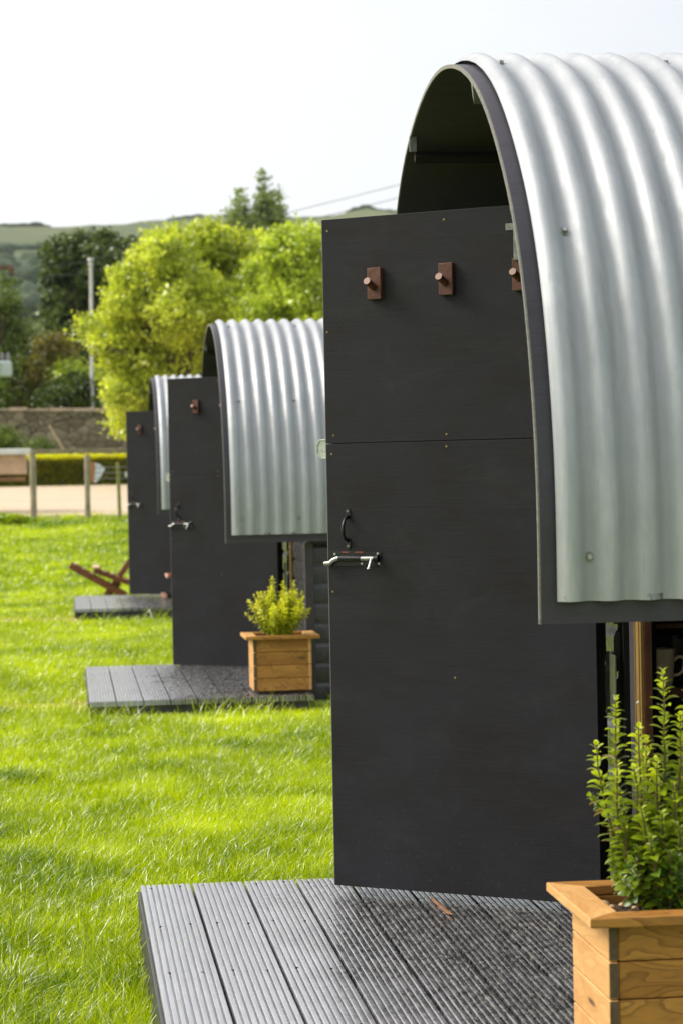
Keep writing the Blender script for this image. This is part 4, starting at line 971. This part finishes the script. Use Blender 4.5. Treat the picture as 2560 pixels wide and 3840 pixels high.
def small_stool():
    O = (1.15, 23.1, ZC-1.128); root = thing('wooden_stool', 'low wooden stool on the far deck, mostly hidden by the middle door', 'stool', O)
    for yy in (22.9, 23.24):
        obj('foot_rail', MB().box(.935, 1.45, yy, yy+.04, ZC-1.126, ZC-1.088, .003), 'dark', root, O); obj('rail_end', MB().box(.893, .934, yy-.001, yy+.041, ZC-1.127, ZC-1.087, .003), 'chairlight', root, O)
        for xx in (1.0, 1.36): obj('leg', MB().box(xx, xx+.035, yy+.002, yy+.036, ZC-1.0875, ZC-.936, .003), 'chair', root, O)
    sb = MB()
    for i in range(5): sb.box(.95+.1*i, 1.045+.1*i, 22.88, 23.30, ZC-.935, ZC-.900, .005)
    obj('seat', sb, 'chair', root, O); obj('seat_edge', MB().box(.936, .949, 22.88, 23.30, ZC-.934, ZC-.901, .004), 'chairlight', root, O)
small_stool()

# ------------------------------------------------------------------ grass
def grass():
    rg = np.random.default_rng(17); zones = [  # y0, y1, density, len, width, segs
        (4.2, 7.2, 17000, .062, .0021), (7.2, 10.5, 13000, .066, .0024), (10.5, 14.2, 9000, .068, .0029), (14.2, 20, 4600, .070, .0042), (20, 28, 1900, .072, .0070), (28, 41.3, 900, .075, .011)]
    Ps = []; 
    def frustum(y): return (-.030*y-.35, .135*y+.1)
    for y0, y1, den, ln, wd in zones:
        xa = -.030*y1-.45; xb = min(1.42+.02*(y1-6), .135*y1+.2) if y1 < 30 else 1.6+.0*y1
        n = int((y1-y0)*(xb-xa)*den); X = rg.uniform(xa, xb, n); Y = rg.uniform(y0, y1, n)
        keep = X > -.030*Y-.42
        # keep grass off decks and huts
        for dx, dy in ((0, 0), (-.08, 8.62), (-.115, 17.45)):
            keep &= ~((X > .17+dx) & (X < 1.45) & (Y > 4.28+dy) & (Y < 6.76+dy))
        for dy in (0, 8.74, 17.4): keep &= ~((X > 1.36) & (Y > 4.85+dy) & (Y < 6.98+dy))
        bare = (np.exp(-((Y-13.55-.35*X)/.10)**2)*(X < .10) + np.exp(-((Y-21.9)/.16)**2)*.8*(X < .1) + np.exp(-((Y-5.30+.4*X)/.10)**2)*(X > -.05)+ .6*np.exp(-((Y-27.5)/.3)**2)*(X<.0))
        keep &= rg.random(n) > bare*.95
        keep &= ~((Y > 40.2+.5*np.sin(X*5.1)+.4*np.sin(X*13+1)) & (rg.random(n) < .8))
        X, Y = X[keep], Y[keep]; Ps.append((X, Y, np.full(len(X), ln), np.full(len(X), wd)))
    for y0, y1, den, ln, wd in zones:                                # thinner sward beyond the part the photo shows
        n = int((y1-y0)*5.5*den*.16); X = rg.uniform(-3.2, 4.2, n); Y = rg.uniform(y0, y1, n)
        xb = np.minimum(1.42+.02*(y1-6), .135*y1+.2) if y1 < 30 else 1.6
        keep = (X < -.030*Y-.42) | (X > xb)
        for dx, dy in ((0, 0), (-.08, 8.62), (-.115, 17.45)): keep &= ~((X > .17+dx) & (X < 1.45) & (Y > 4.28+dy) & (Y < 6.76+dy))
        for dy in (0, 8.74, 17.4): keep &= ~((X > 1.30) & (X < 3.62) & (Y > 4.82+dy) & (Y < 6.98+dy))
        X, Y = X[keep], Y[keep]; Ps.append((X, Y, np.full(len(X), ln), np.full(len(X), wd*2.2)))
    X = np.concatenate([p[0] for p in Ps]); Y = np.concatenate([p[1] for p in Ps]); L0 = np.concatenate([p[2] for p in Ps]); Wd = np.concatenate([p[3] for p in Ps])
    N = len(X)
    # clump field (sum of rotated sines is too regular: use random bumps)
    cl = np.zeros(N); ag = np.zeros(N)
    K = 3200; bx_ = rg.uniform(-2, 3, K); by_ = 4+37*rg.random(K)**1.5; br = rg.uniform(.05, .15, K)*(1+by_/22); ba = rg.normal(0, 1, K); bb = rg.normal(0, 1, K)
    for i in range(K):
        m_ = (abs(Y-by_[i]) < br[i]*2.2) & (abs(X-bx_[i]) < br[i]*2.2)
        if not m_.any(): continue
        e = np.exp(-((X[m_]-bx_[i])**2+((Y[m_]-by_[i])*.8)**2)/br[i]**2); cl[m_] += ba[i]*e; ag[m_] += bb[i]*e
    cl = cl*.5; ag = ag*.6
    for i in range(520):                                             # rank tufts
        ty = 4.3+30*rg.random()**1.6; tx = rg.uniform(-.03*ty-.4, 1.5); tr_ = rg.uniform(.03, .085)*(1+ty/30)
        m_ = (abs(Y-ty) < tr_*2.2) & (abs(X-tx) < tr_*2.2)
        if m_.any(): e = np.exp(-((X[m_]-tx)**2+((Y[m_]-ty)*.8)**2)/tr_**2); cl[m_] += 1.3*e; ag[m_] -= .35*e
    H = L0*np.clip(.84+.24*cl, .45, 1.75)*rg.uniform(.55, 1.25, N)
    # longer tufts against deck edges and posts
    for dx, dy, f in ((-.08, 8.62, 1.25), (-.115, 17.45, 1.2), (0, 0, 1.3)):
        near = ((Y > 4.28+dy-.22) & (Y < 4.28+dy) & (X > .15+dx)) | ((abs(X-(.17+dx)) < .12) & (Y > 4.2+dy) & (Y < 6.8+dy)); H = np.where(near & (rg.random(N) < .25), H*f, H)
    pat = ((Y > 12.45) & (Y < 12.92) & (X > 0)) | ((Y > 21.2) & (Y < 21.75) & (X > 0)) | ((X > -.12) & (X < .2) & (Y > 4.3) & (Y < 6.7)) | ((X < .13) & (X > .0) & (Y > 12.4) & (Y < 15.4))
    H = np.where(pat, H*np.where(rg.random(N) < .07*(1+np.sin(X*9)), 1.7, .55), H)
    th = rg.uniform(0, 2*math.pi, N); lean = np.clip(rg.normal(.60, .36, N)+.12*cl, .05, 1.35)
    wind = np.array([.10, -.06]); dx = np.cos(th)*lean+wind[0]; dy = np.sin(th)*lean+wind[1]
    ph = rg.uniform(0, math.pi, N); wx, wy = np.cos(ph), np.sin(ph)
    Z = gz(X, Y); V = np.empty((N, 7, 3), np.float32)
    for j, (f, wf) in enumerate(((0, .8), (.38, 1.), (.74, .72), (1., 0.))):
        curve = f**1.7; hx = X+dx*H*curve; hy = Y+dy*H*curve; hz = Z+H*(f-.28*np.minimum(lean, 1.2)*f*f)
        if j < 3:
            ww = Wd*wf*.5; V[:, 2*j] = np.stack([hx-wx*ww, hy-wy*ww, hz], 1); V[:, 2*j+1] = np.stack([hx+wx*ww, hy+wy*ww, hz], 1)
        else: V[:, 6] = np.stack([hx, hy, hz], 1)
    base = (np.arange(N)*7)[:, None]; F = np.concatenate([base+np.array([[0, 1, 3, 2]]), base+np.array([[2, 3, 5, 4]]), base+np.array([[4, 5, 6, 6]])])
    # last one is a triangle: build as tri list
    q = np.concatenate([base+np.array([[0, 1, 3, 2]]), base+np.array([[2, 3, 5, 4]])]); tri = base+np.array([[4, 5, 6]])
    me = bpy.data.meshes.new('grass'); nv = N*7; me.vertices.add(nv); me.vertices.foreach_set('co', V.ravel())
    nl = len(q)*4+len(tri)*3; me.loops.add(nl); me.loops.foreach_set('vertex_index', np.concatenate([q.ravel(), tri.ravel()]).astype(np.int32))
    me.polygons.add(len(q)+len(tri)); ls_ = np.concatenate([np.arange(len(q))*4, len(q)*4+np.arange(len(tri))*3]).astype(np.int32)
    me.polygons.foreach_set('loop_start', ls_); me.polygons.foreach_set('loop_total', np.concatenate([np.full(len(q), 4), np.full(len(tri), 3)]).astype(np.int32))
    me.update(calc_edges=True)
    age = np.clip(.52+.20*ag-.09*np.clip(cl, 0, 1.6)+rg.normal(0, .20, N), 0, 1); age = np.where(rg.random(N) < .05, 1.0, age)
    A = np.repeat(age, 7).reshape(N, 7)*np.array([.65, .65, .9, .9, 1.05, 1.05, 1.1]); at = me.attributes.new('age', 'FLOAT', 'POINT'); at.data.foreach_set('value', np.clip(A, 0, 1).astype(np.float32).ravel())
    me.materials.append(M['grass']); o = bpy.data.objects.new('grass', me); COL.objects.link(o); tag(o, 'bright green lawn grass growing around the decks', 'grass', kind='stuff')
    print('grass blades', N)
grass()
def pebbles():
    rg = np.random.default_rng(3); import bmesh
    bm = bmesh.new(); bmesh.ops.create_icosphere(bm, subdivisions=1, radius=1); sv = np.array([v.co[:] for v in bm.verts]); sf = np.array([[v.index for v in f.verts] for f in bm.faces]); bm.free()
    Vs, Fs = [], []; o = 0
    for k_ in range(1500):
        if k_ < 500: x = rg.uniform(-.05, .17); y = 5.30-.4*x+rg.normal(0, .10); r = rg.uniform(.004, .011)
        elif k_ < 1000: x = rg.uniform(-.6, .12); y = 13.55+.35*x+rg.normal(0, .11); r = rg.uniform(.006, .016)
        else: x = rg.uniform(-.9, .1); y = 21.9+rg.normal(0, .16); r = rg.uniform(.008, .02)
        v = sv*r*rg.uniform(.6, 1.3, 3)+rg.normal(0, r*.08, sv.shape)+np.array([x, y, float(gz(x, y))+r*.5]); Vs.append(v); Fs.append(sf+o); o += len(sv)
    V = np.concatenate(Vs); me = np_mesh('pebble_strip', V, np.concatenate(Fs), np.zeros(len(V)), 'pebble'); ob = bpy.data.objects.new('pebble_strip', me); COL.objects.link(ob)
    tag(ob, 'loose tan stones showing through bare strips of the lawn', 'pebbles', kind='stuff')
pebbles()

# ------------------------------------------------------------------ air
hz = obj('haze', MB().box(-1100, 1100, -100, 1500, -40, 160), 'dark'); hz['kind'] = 'stuff'
hm_ = bpy.data.materials.new('haze_air'); hm_.use_nodes = True; hn = hm_.node_tree; hn.nodes.remove(hn.nodes['Principled BSDF'])
pv = hn.nodes.new('ShaderNodeVolumePrincipled'); pv.inputs['Density'].default_value = .00011; pv.inputs['Color'].default_value = (.92, .95, 1, 1)
hn.links.new(pv.outputs[0], hn.nodes['Material Output'].inputs['Volume']); hz.data.materials[0] = hm_
